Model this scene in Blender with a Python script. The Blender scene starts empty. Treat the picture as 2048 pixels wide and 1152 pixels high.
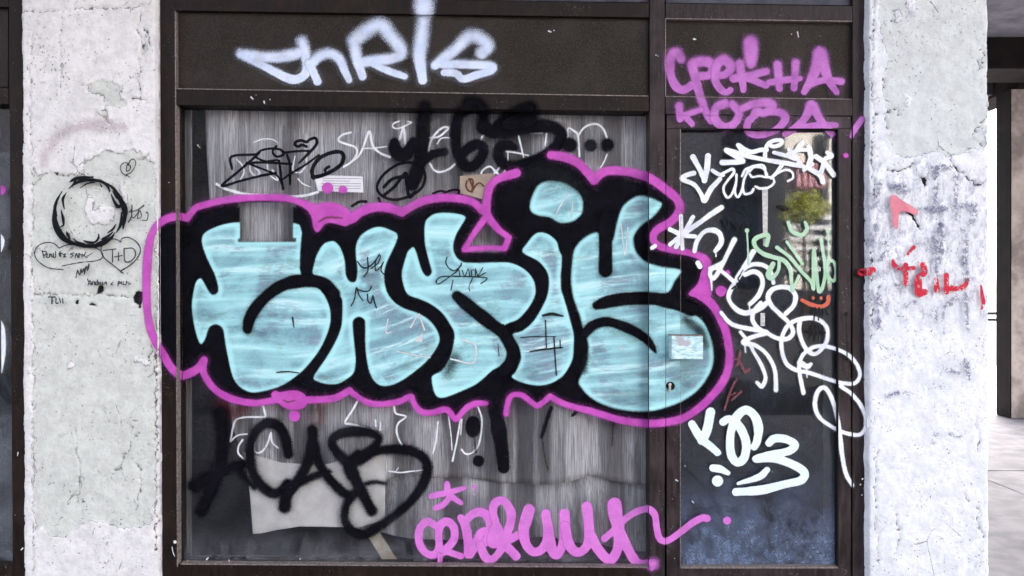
import bpy, bmesh, math, random
import numpy as np
from mathutils import Vector
random.seed(7); rng = np.random.default_rng(7)
scene = bpy.context.scene
COL = scene.collection

# ------------------------------------------------------------------ camera, sky, sun, exposure
S = 0.0022          # metres per photo pixel on the shopfront plane (y = 0)
D = 3.4             # camera distance to the shopfront
H = 1.45            # eye height
F = D / S
cam_d = bpy.data.cameras.new('camera'); cam = bpy.data.objects.new('camera', cam_d); COL.objects.link(cam)
cam.location = (0, -D, H); cam.rotation_euler = (math.radians(90), 0, 0)
cam_d.sensor_width = 36; cam_d.lens = F / 2048 * 36; cam_d.clip_end = 500; cam_d.clip_start = 0.05
scene.camera = cam
SUN_EL, SUN_AZ = math.radians(42), math.radians(38)     # azimuth clockwise from +y
world = bpy.data.worlds.new('World'); scene.world = world; world.use_nodes = True
wn = world.node_tree; bg = wn.nodes['Background']
sky = wn.nodes.new('ShaderNodeTexSky'); sky.sky_type = 'NISHITA'; sky.sun_disc = False
sky.sun_elevation = SUN_EL; sky.sun_rotation = SUN_AZ; sky.dust_density = 5.0; sky.air_density = .7; sky.ozone_density = .5
hs = wn.nodes.new('ShaderNodeHueSaturation'); hs.inputs['Saturation'].default_value = .42      # thin high cloud
wn.links.new(sky.outputs[0], hs.inputs['Color']); wn.links.new(hs.outputs[0], bg.inputs[0]); bg.inputs[1].default_value = 0.15
sd = bpy.data.lights.new('sun', 'SUN'); sd.energy = 5.0; sd.angle = math.radians(1.0); sd.color = (1.0, 0.95, 0.88)
sun = bpy.data.objects.new('sun', sd); COL.objects.link(sun)
sv = Vector((math.sin(SUN_AZ) * math.cos(SUN_EL), math.cos(SUN_AZ) * math.cos(SUN_EL), math.sin(SUN_EL)))
sun.rotation_euler = (-sv).to_track_quat('-Z', 'Y').to_euler(); sun.location = sv * 30
scene.view_settings.view_transform = 'Standard'; scene.view_settings.look = 'None'
scene.view_settings.gamma = 1; scene.view_settings.exposure = 3.0
scene.render.engine = 'CYCLES'
scene.cycles.use_denoising = True; scene.cycles.denoiser = 'OPENIMAGEDENOISE'; scene.cycles.denoising_prefilter = 'NONE'; scene.cycles.denoising_input_passes = 'RGB_ALBEDO_NORMAL'
scene.cycles.transparent_max_bounces = 48
scene.cycles.max_bounces = 8; scene.cycles.diffuse_bounces = 5
scene.cycles.sample_clamp_indirect = 6

# ------------------------------------------------------------------ helpers
def P(px, py, y=0.0):
    k = (D + y) / D
    return ((px - 1024) * S * k, y, H + (576 - py) * S * k)

def tag(o, label=None, cat=None, group=None, kind=None):
    if label: o['label'] = label
    if cat: o['category'] = cat
    if group: o['group'] = group
    if kind: o['kind'] = kind
    return o

def empty(name, loc, label, cat, group=None):
    o = bpy.data.objects.new(name, None); COL.objects.link(o); o.location = loc
    o.empty_display_size = .1
    return tag(o, label, cat, group)

def link(name, me, mat=None, parent=None):
    o = bpy.data.objects.new(name, me); COL.objects.link(o)
    if mat and not me.materials: me.materials.append(mat)
    if parent is not None:
        o.parent = parent
        o.matrix_parent_inverse = parent_world(parent).inverted()
    return o

def parent_world(p):
    from mathutils import Matrix
    m = Matrix.Translation(p.location)
    if p.parent: m = parent_world(p.parent) @ p.matrix_parent_inverse @ m
    return m

def hexa(name, front, back, mat, parent=None, bevel=0.0):
    """solid between two quads (TL, TR, BR, BL)"""
    me = bpy.data.meshes.new(name)
    v = list(front) + list(back)
    f = [(3, 2, 1, 0), (4, 5, 6, 7), (0, 1, 5, 4), (1, 2, 6, 5), (2, 3, 7, 6), (3, 0, 4, 7)]
    bm = bmesh.new(); vs = [bm.verts.new(p) for p in v]
    for q in f: bm.faces.new([vs[i] for i in q])
    bmesh.ops.recalc_face_normals(bm, faces=bm.faces)
    if bevel: bmesh.ops.bevel(bm, geom=list(bm.edges), offset=bevel, segments=2, affect='EDGES', profile=.5)
    bm.to_mesh(me); bm.free()
    return link(name, me, mat, parent)

def slabq(name, q, y0, y1, mat, parent=None, bevel=0.0015):
    fr = [P(x, y, y0) for x, y in q]
    bk = [(p[0], y1, p[2]) for p in fr]
    return hexa(name, fr, bk, mat, parent, bevel)

def boxw(name, x0, x1, y0, y1, z0, z1, mat, parent=None, bevel=0.0):
    fr = [(x0, y0, z1), (x1, y0, z1), (x1, y0, z0), (x0, y0, z0)]
    bk = [(p[0], y1, p[2]) for p in fr]
    return hexa(name, fr, bk, mat, parent, bevel)

# ------------------------------------------------------------------ node helpers
class NT:
    def __init__(s, name):
        s.m = bpy.data.materials.new(name); s.m.use_nodes = True; s.t = s.m.node_tree
        s.n = s.t.nodes; s.l = s.t.links; s.n.clear()
        s.out = s.n.new('ShaderNodeOutputMaterial')
    def put(s, a, b):
        if isinstance(a, bpy.types.NodeSocket): s.l.new(a, b)
        elif a is not None:
            try: b.default_value = a
            except Exception: b.default_value = (*a, 1)
    def coord(s): 
        return s.n.new('ShaderNodeTexCoord').outputs['Object']
    def mapping(s, scale=(1, 1, 1), rot=(0, 0, 0), loc=(0, 0, 0), v=None):
        m = s.n.new('ShaderNodeMapping'); s.put(v if v is not None else s.coord(), m.inputs[0])
        m.inputs['Scale'].default_value = scale; m.inputs['Rotation'].default_value = rot; m.inputs['Location'].default_value = loc
        return m.outputs[0]
    def noise(s, scale, detail=4, rough=.55, v=None, dist=0):
        n = s.n.new('ShaderNodeTexNoise'); s.put(v if v is not None else s.coord(), n.inputs['Vector'])
        n.inputs['Scale'].default_value = scale; n.inputs['Detail'].default_value = detail
        n.inputs['Roughness'].default_value = rough; n.inputs['Distortion'].default_value = dist
        return n.outputs['Fac']
    def voro(s, scale, v=None, feat='DISTANCE_TO_EDGE'):
        n = s.n.new('ShaderNodeTexVoronoi'); n.feature = feat; s.put(v if v is not None else s.coord(), n.inputs['Vector'])
        n.inputs['Scale'].default_value = scale
        return n.outputs['Distance']
    def math(s, op, a, b=None, c=None, clamp=False):
        n = s.n.new('ShaderNodeMath'); n.operation = op; n.use_clamp = clamp
        s.put(a, n.inputs[0]); s.put(b, n.inputs[1]); s.put(c, n.inputs[2])
        return n.outputs[0]
    def ramp(s, f, a, b, lo=0., hi=1.):
        n = s.n.new('ShaderNodeMapRange'); n.interpolation_type = 'SMOOTHSTEP'
        s.put(f, n.inputs[0]); n.inputs[1].default_value = a; n.inputs[2].default_value = b
        n.inputs[3].default_value = lo; n.inputs[4].default_value = hi
        return n.outputs[0]
    def mix(s, f, a, b):
        n = s.n.new('ShaderNodeMix'); n.data_type = 'RGBA'
        s.put(f, n.inputs[0]); s.put(a, n.inputs[6]); s.put(b, n.inputs[7])
        return n.outputs[2]
    def attr(s, name):
        n = s.n.new('ShaderNodeAttribute'); n.attribute_name = name; return n.outputs['Fac']
    def bump(s, h, strength=.4, dist=.003):
        n = s.n.new('ShaderNodeBump'); n.inputs['Strength'].default_value = strength; n.inputs['Distance'].default_value = dist
        s.put(h, n.inputs['Height']); return n.outputs[0]
    def bsdf(s, col, rough=.6, normal=None, metal=0., spec=.5):
        n = s.n.new('ShaderNodeBsdfPrincipled'); s.put(col, n.inputs['Base Color']); s.put(rough, n.inputs['Roughness'])
        n.inputs['Metallic'].default_value = metal; n.inputs['Specular IOR Level'].default_value = spec
        if normal is not None: s.put(normal, n.inputs['Normal'])
        return n.outputs[0]
    def mixs(s, f, a, b):
        n = s.n.new('ShaderNodeMixShader'); s.put(f, n.inputs[0]); s.l.new(a, n.inputs[1]); s.l.new(b, n.inputs[2]); return n.outputs[0]
    def done(s, sh): s.l.new(sh, s.out.inputs[0]); return s.m

# ------------------------------------------------------------------ materials of the place
def mat_frame(name, base, light, rough=.5):
    t = NT(name)
    g = t.noise(60, 5, .6, t.mapping((1, 1, .15)))
    g2 = t.noise(4, 4, .6)
    sp = t.math('MULTIPLY', t.ramp(t.noise(110, 3, .6), .62, .68), t.ramp(t.noise(7, 3, .6), .5, .62))
    col = t.mix(t.ramp(g, .35, .75), base, light)
    col = t.mix(t.math('MULTIPLY', t.ramp(g2, .5, .75), .5), col, tuple(c * 1.9 for c in light))
    col = t.mix(t.math('MULTIPLY', sp, .55), col, (.34, .31, .31, 1))
    return t.done(t.bsdf(col, t.ramp(g, .3, .8, rough - .1, rough + .2), t.bump(g, .25, .0015), spec=.2))
M = {}
M['frame'] = mat_frame('brown_frame', (.007, .0034, .002, 1), (.019, .0105, .0065, 1))
M['door_frame'] = mat_frame('dusty_lit_door_frame', (.015, .0098, .0098, 1), (.048, .034, .035, 1))  # dust tone, made paler to paint in the brighter light from the right
M['panel'] = None
def mat_panel():
    t = NT('brown_panel')
    n = t.noise(170, 3, .8); n2 = t.noise(3, 4, .6)
    col = t.mix(t.ramp(n, .35, .7), (.014, .0105, .008, 1), (.042, .033, .026, 1))
    col = t.mix(t.math('MULTIPLY', t.ramp(n2, .4, .75), .3), col, (.08, .067, .06, 1))
    return t.done(t.bsdf(col, .6, t.bump(n, .5, .002), spec=.15))
M['panel'] = mat_panel()
def simple(name, c, rough=.6, c2=None, scale=30, metal=0, bump=.2):
    t = NT(name); n = t.noise(scale, 5, .6)
    c2 = c2 or tuple(x * .65 for x in c)
    return t.done(t.bsdf(t.mix(t.ramp(n, .3, .7), (*c, 1), (*c2, 1)), rough, t.bump(n, bump, .003), metal, spec=.2))
M['bead'] = simple('bead_metal', (.34, .29, .27), .45, (.13, .10, .09), 90, .3)
M['trim'] = simple('corner_strip_paint', (.72, .68, .70), .45, (.42, .38, .40), 25)
M['dark'] = simple('dim_interior', (.10, .10, .115), .8)
M['rubber'] = simple('black_gasket', (.006, .006, .007), .7)

def mat_glass(name, dust_col, dust_lo, dust_hi, ior, zlow, zband):
    t = NT(name)
    fr = t.n.new('ShaderNodeFresnel'); fr.inputs[0].default_value = ior
    gl = t.n.new('ShaderNodeBsdfGlossy'); gl.inputs['Roughness'].default_value = .03
    tr = t.n.new('ShaderNodeBsdfTransparent'); tr.inputs[0].default_value = (.95, .96, .96, 1)
    sh = t.mixs(fr.outputs[0], tr.outputs[0], gl.outputs[0])
    # dust film: clouds, wiping streaks, spatter, thicker splash zone near the sill
    sx = t.n.new('ShaderNodeSeparateXYZ'); t.l.new(t.coord(), sx.inputs[0])
    low = t.ramp(sx.outputs[2], zlow + zband, zlow, 0, 1)
    n1 = t.noise(5, 7, .65, dist=.6); n2 = t.noise(40, 5, .75, t.mapping((1, 1, .45), (0, .5, 0)))
    n3 = t.noise(22, 4, .6, t.mapping((1, 1, .06)))
    d = t.math('ADD', t.math('MULTIPLY', t.ramp(n1, .35, .75), .55), t.math('MULTIPLY', t.ramp(n2, .45, .75), .45))
    d = t.math('ADD', d, t.math('MULTIPLY', t.ramp(n3, .5, .8), .25))
    lo = t.math('MULTIPLY', low, t.math('MULTIPLY', t.ramp(t.noise(11, 8, .8, t.mapping((1, 1, .8), (0, .4, 0))), .34, .72), t.ramp(t.noise(130, 4, .8), .30, .62, .35, 1)))
    a = t.math('ADD', t.math('MULTIPLY', d, dust_lo), t.math('MULTIPLY', lo, dust_hi), clamp=True)
    spk = t.ramp(t.noise(330, 2, .5), .70, .76)
    a = t.math('ADD', a, t.math('MULTIPLY', spk, .10), clamp=True)
    df = t.bsdf(dust_col, .85, spec=.2)
    return t.done(t.mixs(a, sh, df))
M['glass'] = mat_glass('window_glass', (.42, .42, .46, 1), .05, .34, 1.25, .19, .22)
M['door_glass'] = mat_glass('door_glass', (.20, .26, .40, 1), .10, 1.0, 1.6, .19, .52)
M['side_glass'] = mat_glass('side_glass', (.34, .37, .42, 1), .38, .30, 1.5, .19, .9)

def mat_cloth(name, dark, light, fine=420):
    t = NT(name)
    n = t.noise(1, 4, .7, t.mapping((fine, fine, 5)))
    f = t.noise(1, 3, .5, t.mapping((7, 7, .25)))
    st = t.noise(5, 5, .6)
    col = t.mix(t.ramp(n, .37, .64), dark, light)
    col = t.mix(t.math('MULTIPLY', t.ramp(f, .42, .58), .85), col, tuple([c * .35 for c in dark[:3]] + [1]))  # broad dark bands: fold shade painted into the cloth colour
    mx = t.mix(t.math('MULTIPLY', t.ramp(st, .45, .75), .3), col, (.16, .13, .12, 1))
    tl = t.n.new('ShaderNodeBsdfTranslucent'); t.put(mx, tl.inputs[0])
    return t.done(t.bsdf(mx, .9, t.bump(n, .5, .002), spec=.1))
M['curtain'] = mat_cloth('curtain_cloth', (.27, .245, .26, 1), (.88, .85, .88, 1))
M['hem'] = mat_cloth('hem_cloth', (.32, .31, .33, 1), (.85, .84, .87, 1))
M['sheet'] = simple('canvas_sheet', (.80, .77, .76), .9, (.66, .62, .61), 16)
M['slat'] = simple('pale_wood', (.62, .56, .46), .7, (.45, .38, .30), 20)

def mat_plaster(name, white, under, dirt_shade, fleck, stain, zone=None):
    t = NT(name)
    u = t.attr('under'); dk = t.attr('dark')
    n = t.noise(14, 7, .65); f = t.noise(90, 4, .65); c = t.noise(3.2, 5, .6)
    wcol = t.mix(t.ramp(n, .35, .7), white, tuple([x * .86 for x in white[:3]] + [1]))
    ucol = t.mix(t.ramp(n, .3, .7), under, tuple([x * .84 for x in under[:3]] + [1]))
    uu = t.ramp(t.math('ADD', u, t.math('MULTIPLY', t.math('SUBTRACT', f, .5), 3.0)), 1.2, -1.2)
    col = t.mix(uu, wcol, ucol)
    # chips and dark flecks: relief shade of the rough coat put into colour
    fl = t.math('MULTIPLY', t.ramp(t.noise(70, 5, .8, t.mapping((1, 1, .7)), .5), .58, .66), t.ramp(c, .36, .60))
    col = t.mix(t.math('MULTIPLY', fl, fleck), col, dirt_shade)
    ds = t.math('MULTIPLY', t.ramp(t.noise(120, 4, .75, t.mapping((.55, 1, 1.5)), .8), .62, .68), t.ramp(t.noise(9, 4, .6), .42, .6))
    col = t.mix(t.math('MULTIPLY', ds, fleck), col, tuple([x * .35 for x in dirt_shade[:3]] + [1]))
    sh_ = t.ramp(t.noise(28, 6, .75), .38, .66)
    col = t.mix(t.math('MULTIPLY', sh_, .10), col, tuple([x * 2.5 for x in dirt_shade[:3]] + [1]))
    if zone:     # band where old painted letters were scrubbed off
        sx = t.n.new('ShaderNodeSeparateXYZ'); t.l.new(t.coord(), sx.inputs[0])
        zz = t.math('ADD', sx.outputs[2], t.math('MULTIPLY', t.math('SUBTRACT', t.noise(5, 4, .6), .5), .35))
        band = t.math('MULTIPLY', t.ramp(zz, zone[0], zone[0] + .15), t.ramp(zz, zone[1], zone[1] - .12))
        smd = t.ramp(t.noise(20, 7, .8, t.mapping((1.3, 1, .6)), .5), .47, .62)
        col = t.mix(t.math('MULTIPLY', t.math('MULTIPLY', band, smd), .62), col, tuple([x * 1.6 for x in dirt_shade[:3]] + [1]))
    cr = t.voro(6.5, t.mapping((1, 1, .8), v=None))
    wob = t.math('ADD', cr, t.math('MULTIPLY', t.math('SUBTRACT', t.noise(30, 4, .7), .5), .09))
    crk = t.math('MULTIPLY', t.ramp(t.math('ABSOLUTE', wob), .012, .002), t.ramp(t.noise(4.5, 3, .5), .60, .66))
    col = t.mix(t.math('MULTIPLY', crk, .6), col, tuple([x * .35 for x in dirt_shade[:3]] + [1]))
    # dark shading lines painted along the chipped rim of the paint coat
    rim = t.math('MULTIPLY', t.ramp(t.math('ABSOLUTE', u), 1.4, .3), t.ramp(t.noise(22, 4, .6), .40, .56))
    col = t.mix(t.math('MULTIPLY', rim, .6), col, tuple([x * .3 for x in dirt_shade[:3]] + [1]))
    sm = t.math('MULTIPLY', t.ramp(t.noise(2.3, 6, .7, dist=.4), .52, .72), stain)
    col = t.mix(sm, col, dirt_shade)
    col = t.mix(t.ramp(dk, 1.0, -1.0), col, (.012, .010, .012, 1))
    pv = t.voro(55, None, 'F1'); pit = t.math('MULTIPLY', t.ramp(pv, .26, .12), t.ramp(t.noise(13, 4, .7), .52, .64))
    col = t.mix(t.math('MULTIPLY', pit, .8), col, tuple([x * .5 for x in dirt_shade[:3]] + [1]))
    h = t.math('ADD', t.math('MULTIPLY', f, .6), t.math('MULTIPLY', n, 1.0))
    h = t.math('SUBTRACT', h, t.math('MULTIPLY', crk, 1.2))
    return t.done(t.bsdf(col, .85, t.bump(h, .55, .006), spec=.2))
M['plaster_left'] = mat_plaster('pillar_plaster_left', (.82, .785, .765, 1), (.69, .695, .64, 1), (.10, .09, .09, 1), .9, .03)  # warm white: tint of the light on the left put into the coat
M['plaster_right'] = mat_plaster('pillar_plaster_right', (.82, .82, .845, 1), (.68, .70, .68, 1), (.12, .12, .18, 1), .9, .05, (1.22, 2.03))  # cold white: bluish light from the right put into the coat
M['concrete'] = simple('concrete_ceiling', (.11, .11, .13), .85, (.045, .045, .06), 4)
M['pave'] = simple('pavement_slab', (.29, .275, .29), .8, (.17, .16, .175), 5)
M['ground'] = simple('asphalt', (.04, .04, .043), .9, (.025, .025, .028), 12)
M['col_dark'] = simple('dark_concrete', (.010, .0068, .006), .9, (.003, .0025, .003), 7)
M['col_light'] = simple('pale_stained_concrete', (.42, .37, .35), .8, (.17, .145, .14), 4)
M['pale_wall'] = simple('pale_wall', (.85, .82, .76), .8, (.75, .70, .62), 3)
M['white'] = simple('white_paint', (.80, .80, .82), .6, (.72, .72, .74), 8)
M['rail'] = simple('dark_rail', (.02, .02, .022), .5)
M['pink'] = simple('pink_awning', (.80, .45, .50), .7)
M['dim_wall'] = simple('grey_wall', (.05, .05, .06), .8)
M['leaf'] = simple('leaf_green', (.30, .34, .05), .6, (.48, .48, .12), 8)
M['bark'] = simple('bark', (.06, .045, .035), .9)
M['chrome'] = simple('worn_steel', (.62, .62, .60), .35, (.35, .34, .33), 60, .6)

# ------------------------------------------------------------------ numpy field tools
def hashn(ix, iy, seed):
    h = (ix.astype(np.int64) * 374761393 + iy.astype(np.int64) * 668265263 + seed * 974711) & 0x7fffffff
    h = ((h ^ (h >> 13)) * 1274126177) & 0x7fffffff
    return ((h ^ (h >> 16)) & 0xffff) / 65535.0
def vnoise(x, y, seed=0):
    ix, iy = np.floor(x), np.floor(y); fx, fy = x - ix, y - iy
    fx = fx * fx * (3 - 2 * fx); fy = fy * fy * (3 - 2 * fy)
    a = hashn(ix, iy, seed); b = hashn(ix + 1, iy, seed); c = hashn(ix, iy + 1, seed); d = hashn(ix + 1, iy + 1, seed)
    return (a * (1 - fx) + b * fx) * (1 - fy) + (c * (1 - fx) + d * fx) * fy
def fbm(x, y, seed=0, o=5):
    r = 0; a = .5
    for i in range(o): r = r + a * vnoise(x * 2 ** i, y * 2 ** i, seed + i); a *= .5
    return r

def smooth(pts, closed, sub):
    pts = np.array(pts, float); n = len(pts)
    if n < 3 or sub < 2: return np.vstack([pts, pts[:1]]) if closed else pts
    out = []
    rngi = range(n) if closed else range(n - 1)
    for i in rngi:
        p1, p2 = pts[i], pts[(i + 1) % n]
        p0 = pts[i - 1] if (i > 0 or closed) else 2 * p1 - p2
        p3 = pts[(i + 2) % n] if (i + 2 < n or closed) else 2 * p2 - p1
        for k in range(sub):
            t = k / sub
            out.append(.5 * ((2 * p1) + (-p0 + p2) * t + (2 * p0 - 5 * p1 + 4 * p2 - p3) * t * t + (-p0 + 3 * p1 - 3 * p2 + p3) * t ** 3))
    out.append(pts[0] if closed else pts[-1])
    return np.array(out)

def parse(s, r0=5.):
    pts = []; r = r0
    for tok in s.split():
        v = [float(a) for a in tok.split(',')]
        if len(v) > 2: r = v[2]
        pts.append((v[0], v[1], r))
    return pts

class Stroke:
    def __init__(s, txt, r=5., straight=False, w=None):
        p = parse(txt, r)
        if len(p) == 1: p = p + [(p[0][0] + .1, p[0][1], p[0][2])]
        s.p = smooth(p, False, 1 if straight else 5); s.w = w
        if s.p[:, 2].max() > 3.2 and len(s.p) > 4:
            L = np.concatenate([[0], np.cumsum(np.hypot(*np.diff(s.p[:, :2], axis=0).T))]); sd_ = int(abs(s.p[0, 0] * 7 + s.p[0, 1] * 13))
            s.p[:, 2] *= 1 + .20 * (vnoise(L / 24, L * 0 + .5, sd_) - .5) + .05 * (vnoise(L / 7, L * 0 + .5, sd_ + 3) - .5)
    def bbox(s): 
        r = s.p[:, 2].max(); return s.p[:, 0].min() - r, s.p[:, 1].min() - r, s.p[:, 0].max() + r, s.p[:, 1].max() + r
    def field(s, X, Y, d, w, mg, wdef, wf):
        for (x0, y0, r0), (x1, y1, r1) in zip(s.p[:-1], s.p[1:]):
            m = max(r0, r1) + mg
            k = np.nonzero((X > min(x0, x1) - m) & (X < max(x0, x1) + m) & (Y > min(y0, y1) - m) & (Y < max(y0, y1) + m))[0]
            if not len(k): continue
            px, py = X[k], Y[k]; dx, dy = x1 - x0, y1 - y0; L = dx * dx + dy * dy + 1e-9
            t = np.clip(((px - x0) * dx + (py - y0) * dy) / L, 0, 1)
            dd = np.hypot(px - x0 - t * dx, py - y0 - t * dy) - (r0 + (r1 - r0) * t)
            b = dd < d[k]; d[k[b]] = dd[b]
            w[k[b]] = s.w if s.w else (wf(px[b], py[b]) if wf else wdef)

def poly_sd(poly, X, Y):
    a = poly[:-1]; b = poly[1:]; ins = np.zeros(len(X), bool); dist = np.full(len(X), 1e9)
    for (x0, y0), (x1, y1) in zip(a, b):
        c = (y0 > Y) != (y1 > Y)
        if y1 != y0: ins ^= c & (X < (x1 - x0) * (Y - y0) / (y1 - y0) + x0)
        dx, dy = x1 - x0, y1 - y0; L = dx * dx + dy * dy + 1e-9
        t = np.clip(((X - x0) * dx + (Y - y0) * dy) / L, 0, 1)
        dist = np.minimum(dist, np.hypot(X - x0 - t * dx, Y - y0 - t * dy))
    return np.where(ins, -dist, dist)

class Poly:
    def __init__(s, txt, straight=False, w=None):
        p = [(a, b) for a, b, _ in parse(txt)]
        s.p = smooth(p, True, 1 if straight else 3); s.w = w
    def bbox(s): return s.p[:, 0].min(), s.p[:, 1].min(), s.p[:, 0].max(), s.p[:, 1].max()
    def field(s, X, Y, d, w, mg, wdef, wf):
        b = s.bbox()
        k = np.nonzero((X > b[0] - mg) & (X < b[2] + mg) & (Y > b[1] - mg) & (Y < b[3] + mg))[0]
        if not len(k): return
        dd = poly_sd(s.p, X[k], Y[k]); g = dd < d[k]; d[k[g]] = dd[g]
        w[k[g]] = s.w if s.w else (wf(X[k[g]], Y[k[g]]) if wf else wdef)

# ------------------------------------------------------------------ the surfaces that carry paint (photo-pixel quads, depth)
def lin(x, xa, ya, xb, yb): return ya + (yb - ya) * (x - xa) / (xb - xa)
BT0 = lambda x: lin(x, 348, -8, 1705, 12)     # top edge of top beam
BT1 = lambda x: lin(x, 348, 22, 1705, 42)     # bottom edge of top beam
B20 = lambda x: lin(x, 350, 178, 1705, 199)   # top of second beam
B21 = lambda x: lin(x, 350, 211, 1705, 230)   # bottom of second beam
GB = lambda x: lin(x, 355, 1128, 1297, 1135)  # sill line
XB = lambda x, y: x + (4.5 * (y / 1152) if x < 700 else 0)   # the left verticals lean a little
BASE = 576 + H / S
def vq(x0, x1, f0, f1):
    a, b = f0(x0), f0(x1); c, d = f1(x1), f1(x0)
    return [(XB(x0, a), a), (XB(x1, b), b), (XB(x1, c), c), (XB(x0, d), d)]
K = lambda v: (lambda x: v)
Y_PIL, Y_TRIM, Y_FR, Y_BEAD, Y_GL, Y_PAN, Y_DOOR, Y_DGL, Y_PILR = -.035, -.012, 0., .036, .052, .022, .004, .034, -.045
DTOP = lambda x: lin(x, 1331, 230, 1705, 233)
REG = [
 (vq(0, 17, K(208), K(BASE)), Y_GL),
 (vq(17, 45, K(-60), K(BASE)), Y_FR),
 (vq(45, 312, K(-60), K(BASE)), Y_PIL),
 (vq(312, 318, K(-60), K(BASE)), Y_TRIM),
 (vq(318, 350, K(-60), K(BASE)), Y_FR),
 (vq(350, 361, B21, K(1132)), Y_BEAD),
 (vq(361, 1297, B21, GB), Y_GL),
 (vq(350, 1298, B20, B21), Y_FR),
 (vq(350, 1298, BT1, B20), Y_PAN),
 (vq(350, 1298, K(-60), BT1), Y_FR),
 (vq(350, 1298, GB, K(BASE)), Y_FR),
 (vq(1298, 1331, K(-60), K(BASE)), Y_FR),
 (vq(1331, 1706, BT1, B20), Y_PAN),
 (vq(1331, 1706, B20, DTOP), Y_FR),
 (vq(1332, 1703, DTOP, K(257)), Y_DOOR),
 (vq(1332, 1361, K(257), K(1136)), Y_DOOR),
 (vq(1361, 1677, K(257), K(1136)), Y_DGL),
 (vq(1677, 1703, K(257), K(1136)), Y_DOOR),
 (vq(1332, 1703, K(1136), K(BASE)), Y_DOOR),
 (vq(1706, 1735, K(-60), K(BASE)), Y_FR),
 (vq(1735, 1976, K(-60), K(BASE)), Y_PILR),
]
LAYER = [0]
HALO = {'black_spray', 'magenta_spray', 'violet_spray', 'pink_spray', 'white_spray'}
def paint(name, items, mat, parent=None, w=2., h=2., holes=(), wf=None, spread=1.0, skip=()):
    """a coat of paint lying on whatever surfaces the strokes cross; carries the distance to the stroke edge"""
    LAYER[0] += 1; off = .0006 + LAYER[0] * .00012
    bb = np.array([i.bbox() for i in items]); wmax = max([w] + [i.w or 0 for i in items])
    if wf: wmax = max(wmax, 18)
    halo_px = 11 if mat.name in HALO else 0
    mg = max(wmax * spread, halo_px) + h * 1.5
    bx0, by0, bx1, by1 = bb[:, 0].min() - mg, bb[:, 1].min() - mg, bb[:, 2].max() + mg, bb[:, 3].max() + mg
    VV, FF, DD, WW = [], [], [], []; nv = 0
    for ri, (q, dep) in enumerate(REG):
        if ri in skip: continue
        xs = [p[0] for p in q]; ys = [p[1] for p in q]
        X0, X1, Y0, Y1 = min(xs), max(xs), min(ys), max(ys)
        if bx1 < X0 or bx0 > X1 or by1 < Y0 or by0 > Y1: continue
        u0 = max(0, (bx0 - X0 - 8) / (X1 - X0)); u1 = min(1, (bx1 - X0 + 8) / (X1 - X0))
        v0 = max(0, (by0 - Y0 - 14) / (Y1 - Y0)); v1 = min(1, (by1 - Y0 + 14) / (Y1 - Y0))
        nu = max(2, int(math.ceil((u1 - u0) * (X1 - X0) / h)) + 1); nw = max(2, int(math.ceil((v1 - v0) * (Y1 - Y0) / h)) + 1)
        U, V = np.meshgrid(np.linspace(u0, u1, nu), np.linspace(v0, v1, nw))
        q_ = np.array(q)
        PX = (q_[0, 0] * (1 - U) + q_[1, 0] * U) * (1 - V) + (q_[3, 0] * (1 - U) + q_[2, 0] * U) * V
        PY = (q_[0, 1] * (1 - U) + q_[1, 1] * U) * (1 - V) + (q_[3, 1] * (1 - U) + q_[2, 1] * U) * V
        X, Y = PX.ravel(), PY.ravel()
        d = np.full(len(X), 1e3); ww = np.full(len(X), float(w))
        for it in items: it.field(X, Y, d, ww, mg, w, wf)
        for hp in holes: d = np.maximum(d, -poly_sd(hp.p, X, Y))
        lim = np.maximum(ww * .5 * spread, halo_px) + h * .7
        ok = (d < lim).reshape(nw, nu)
        cell = ok[:-1, :-1] | ok[1:, :-1] | ok[:-1, 1:] | ok[1:, 1:]
        if not cell.any(): continue
        idx = np.arange(nw * nu).reshape(nw, nu)
        quads = np.stack([idx[1:, :-1][cell], idx[1:, 1:][cell], idx[:-1, 1:][cell], idx[:-1, :-1][cell]], 1)
        used = np.unique(quads); rem = np.full(nw * nu, -1); rem[used] = np.arange(len(used)) + nv
        y = dep - off; k = (D + y) / D
        VV.append(np.stack([(X[used] - 1024) * S * k, np.full(len(used), y), H + (576 - Y[used]) * S * k], 1))
        FF.append(rem[quads]); DD.append(np.clip(d[used], -60, 60)); WW.append(ww[used]); nv += len(used)
    V = np.vstack(VV); Fc = np.vstack(FF)
    me = bpy.data.meshes.new(name)
    me.vertices.add(len(V)); me.vertices.foreach_set('co', V.ravel().astype(np.float32))
    me.loops.add(Fc.size); me.loops.foreach_set('vertex_index', Fc.ravel().astype(np.int32))
    me.polygons.add(len(Fc)); me.polygons.foreach_set('loop_start', np.arange(0, Fc.size, 4, dtype=np.int32))
    me.update(calc_edges=True)
    a = me.attributes.new('d', 'FLOAT', 'POINT'); a.data.foreach_set('value', np.concatenate(DD).astype(np.float32))
    a = me.attributes.new('w', 'FLOAT', 'POINT'); a.data.foreach_set('value', np.concatenate(WW).astype(np.float32))
    return link(name, me, mat, parent)

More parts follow.
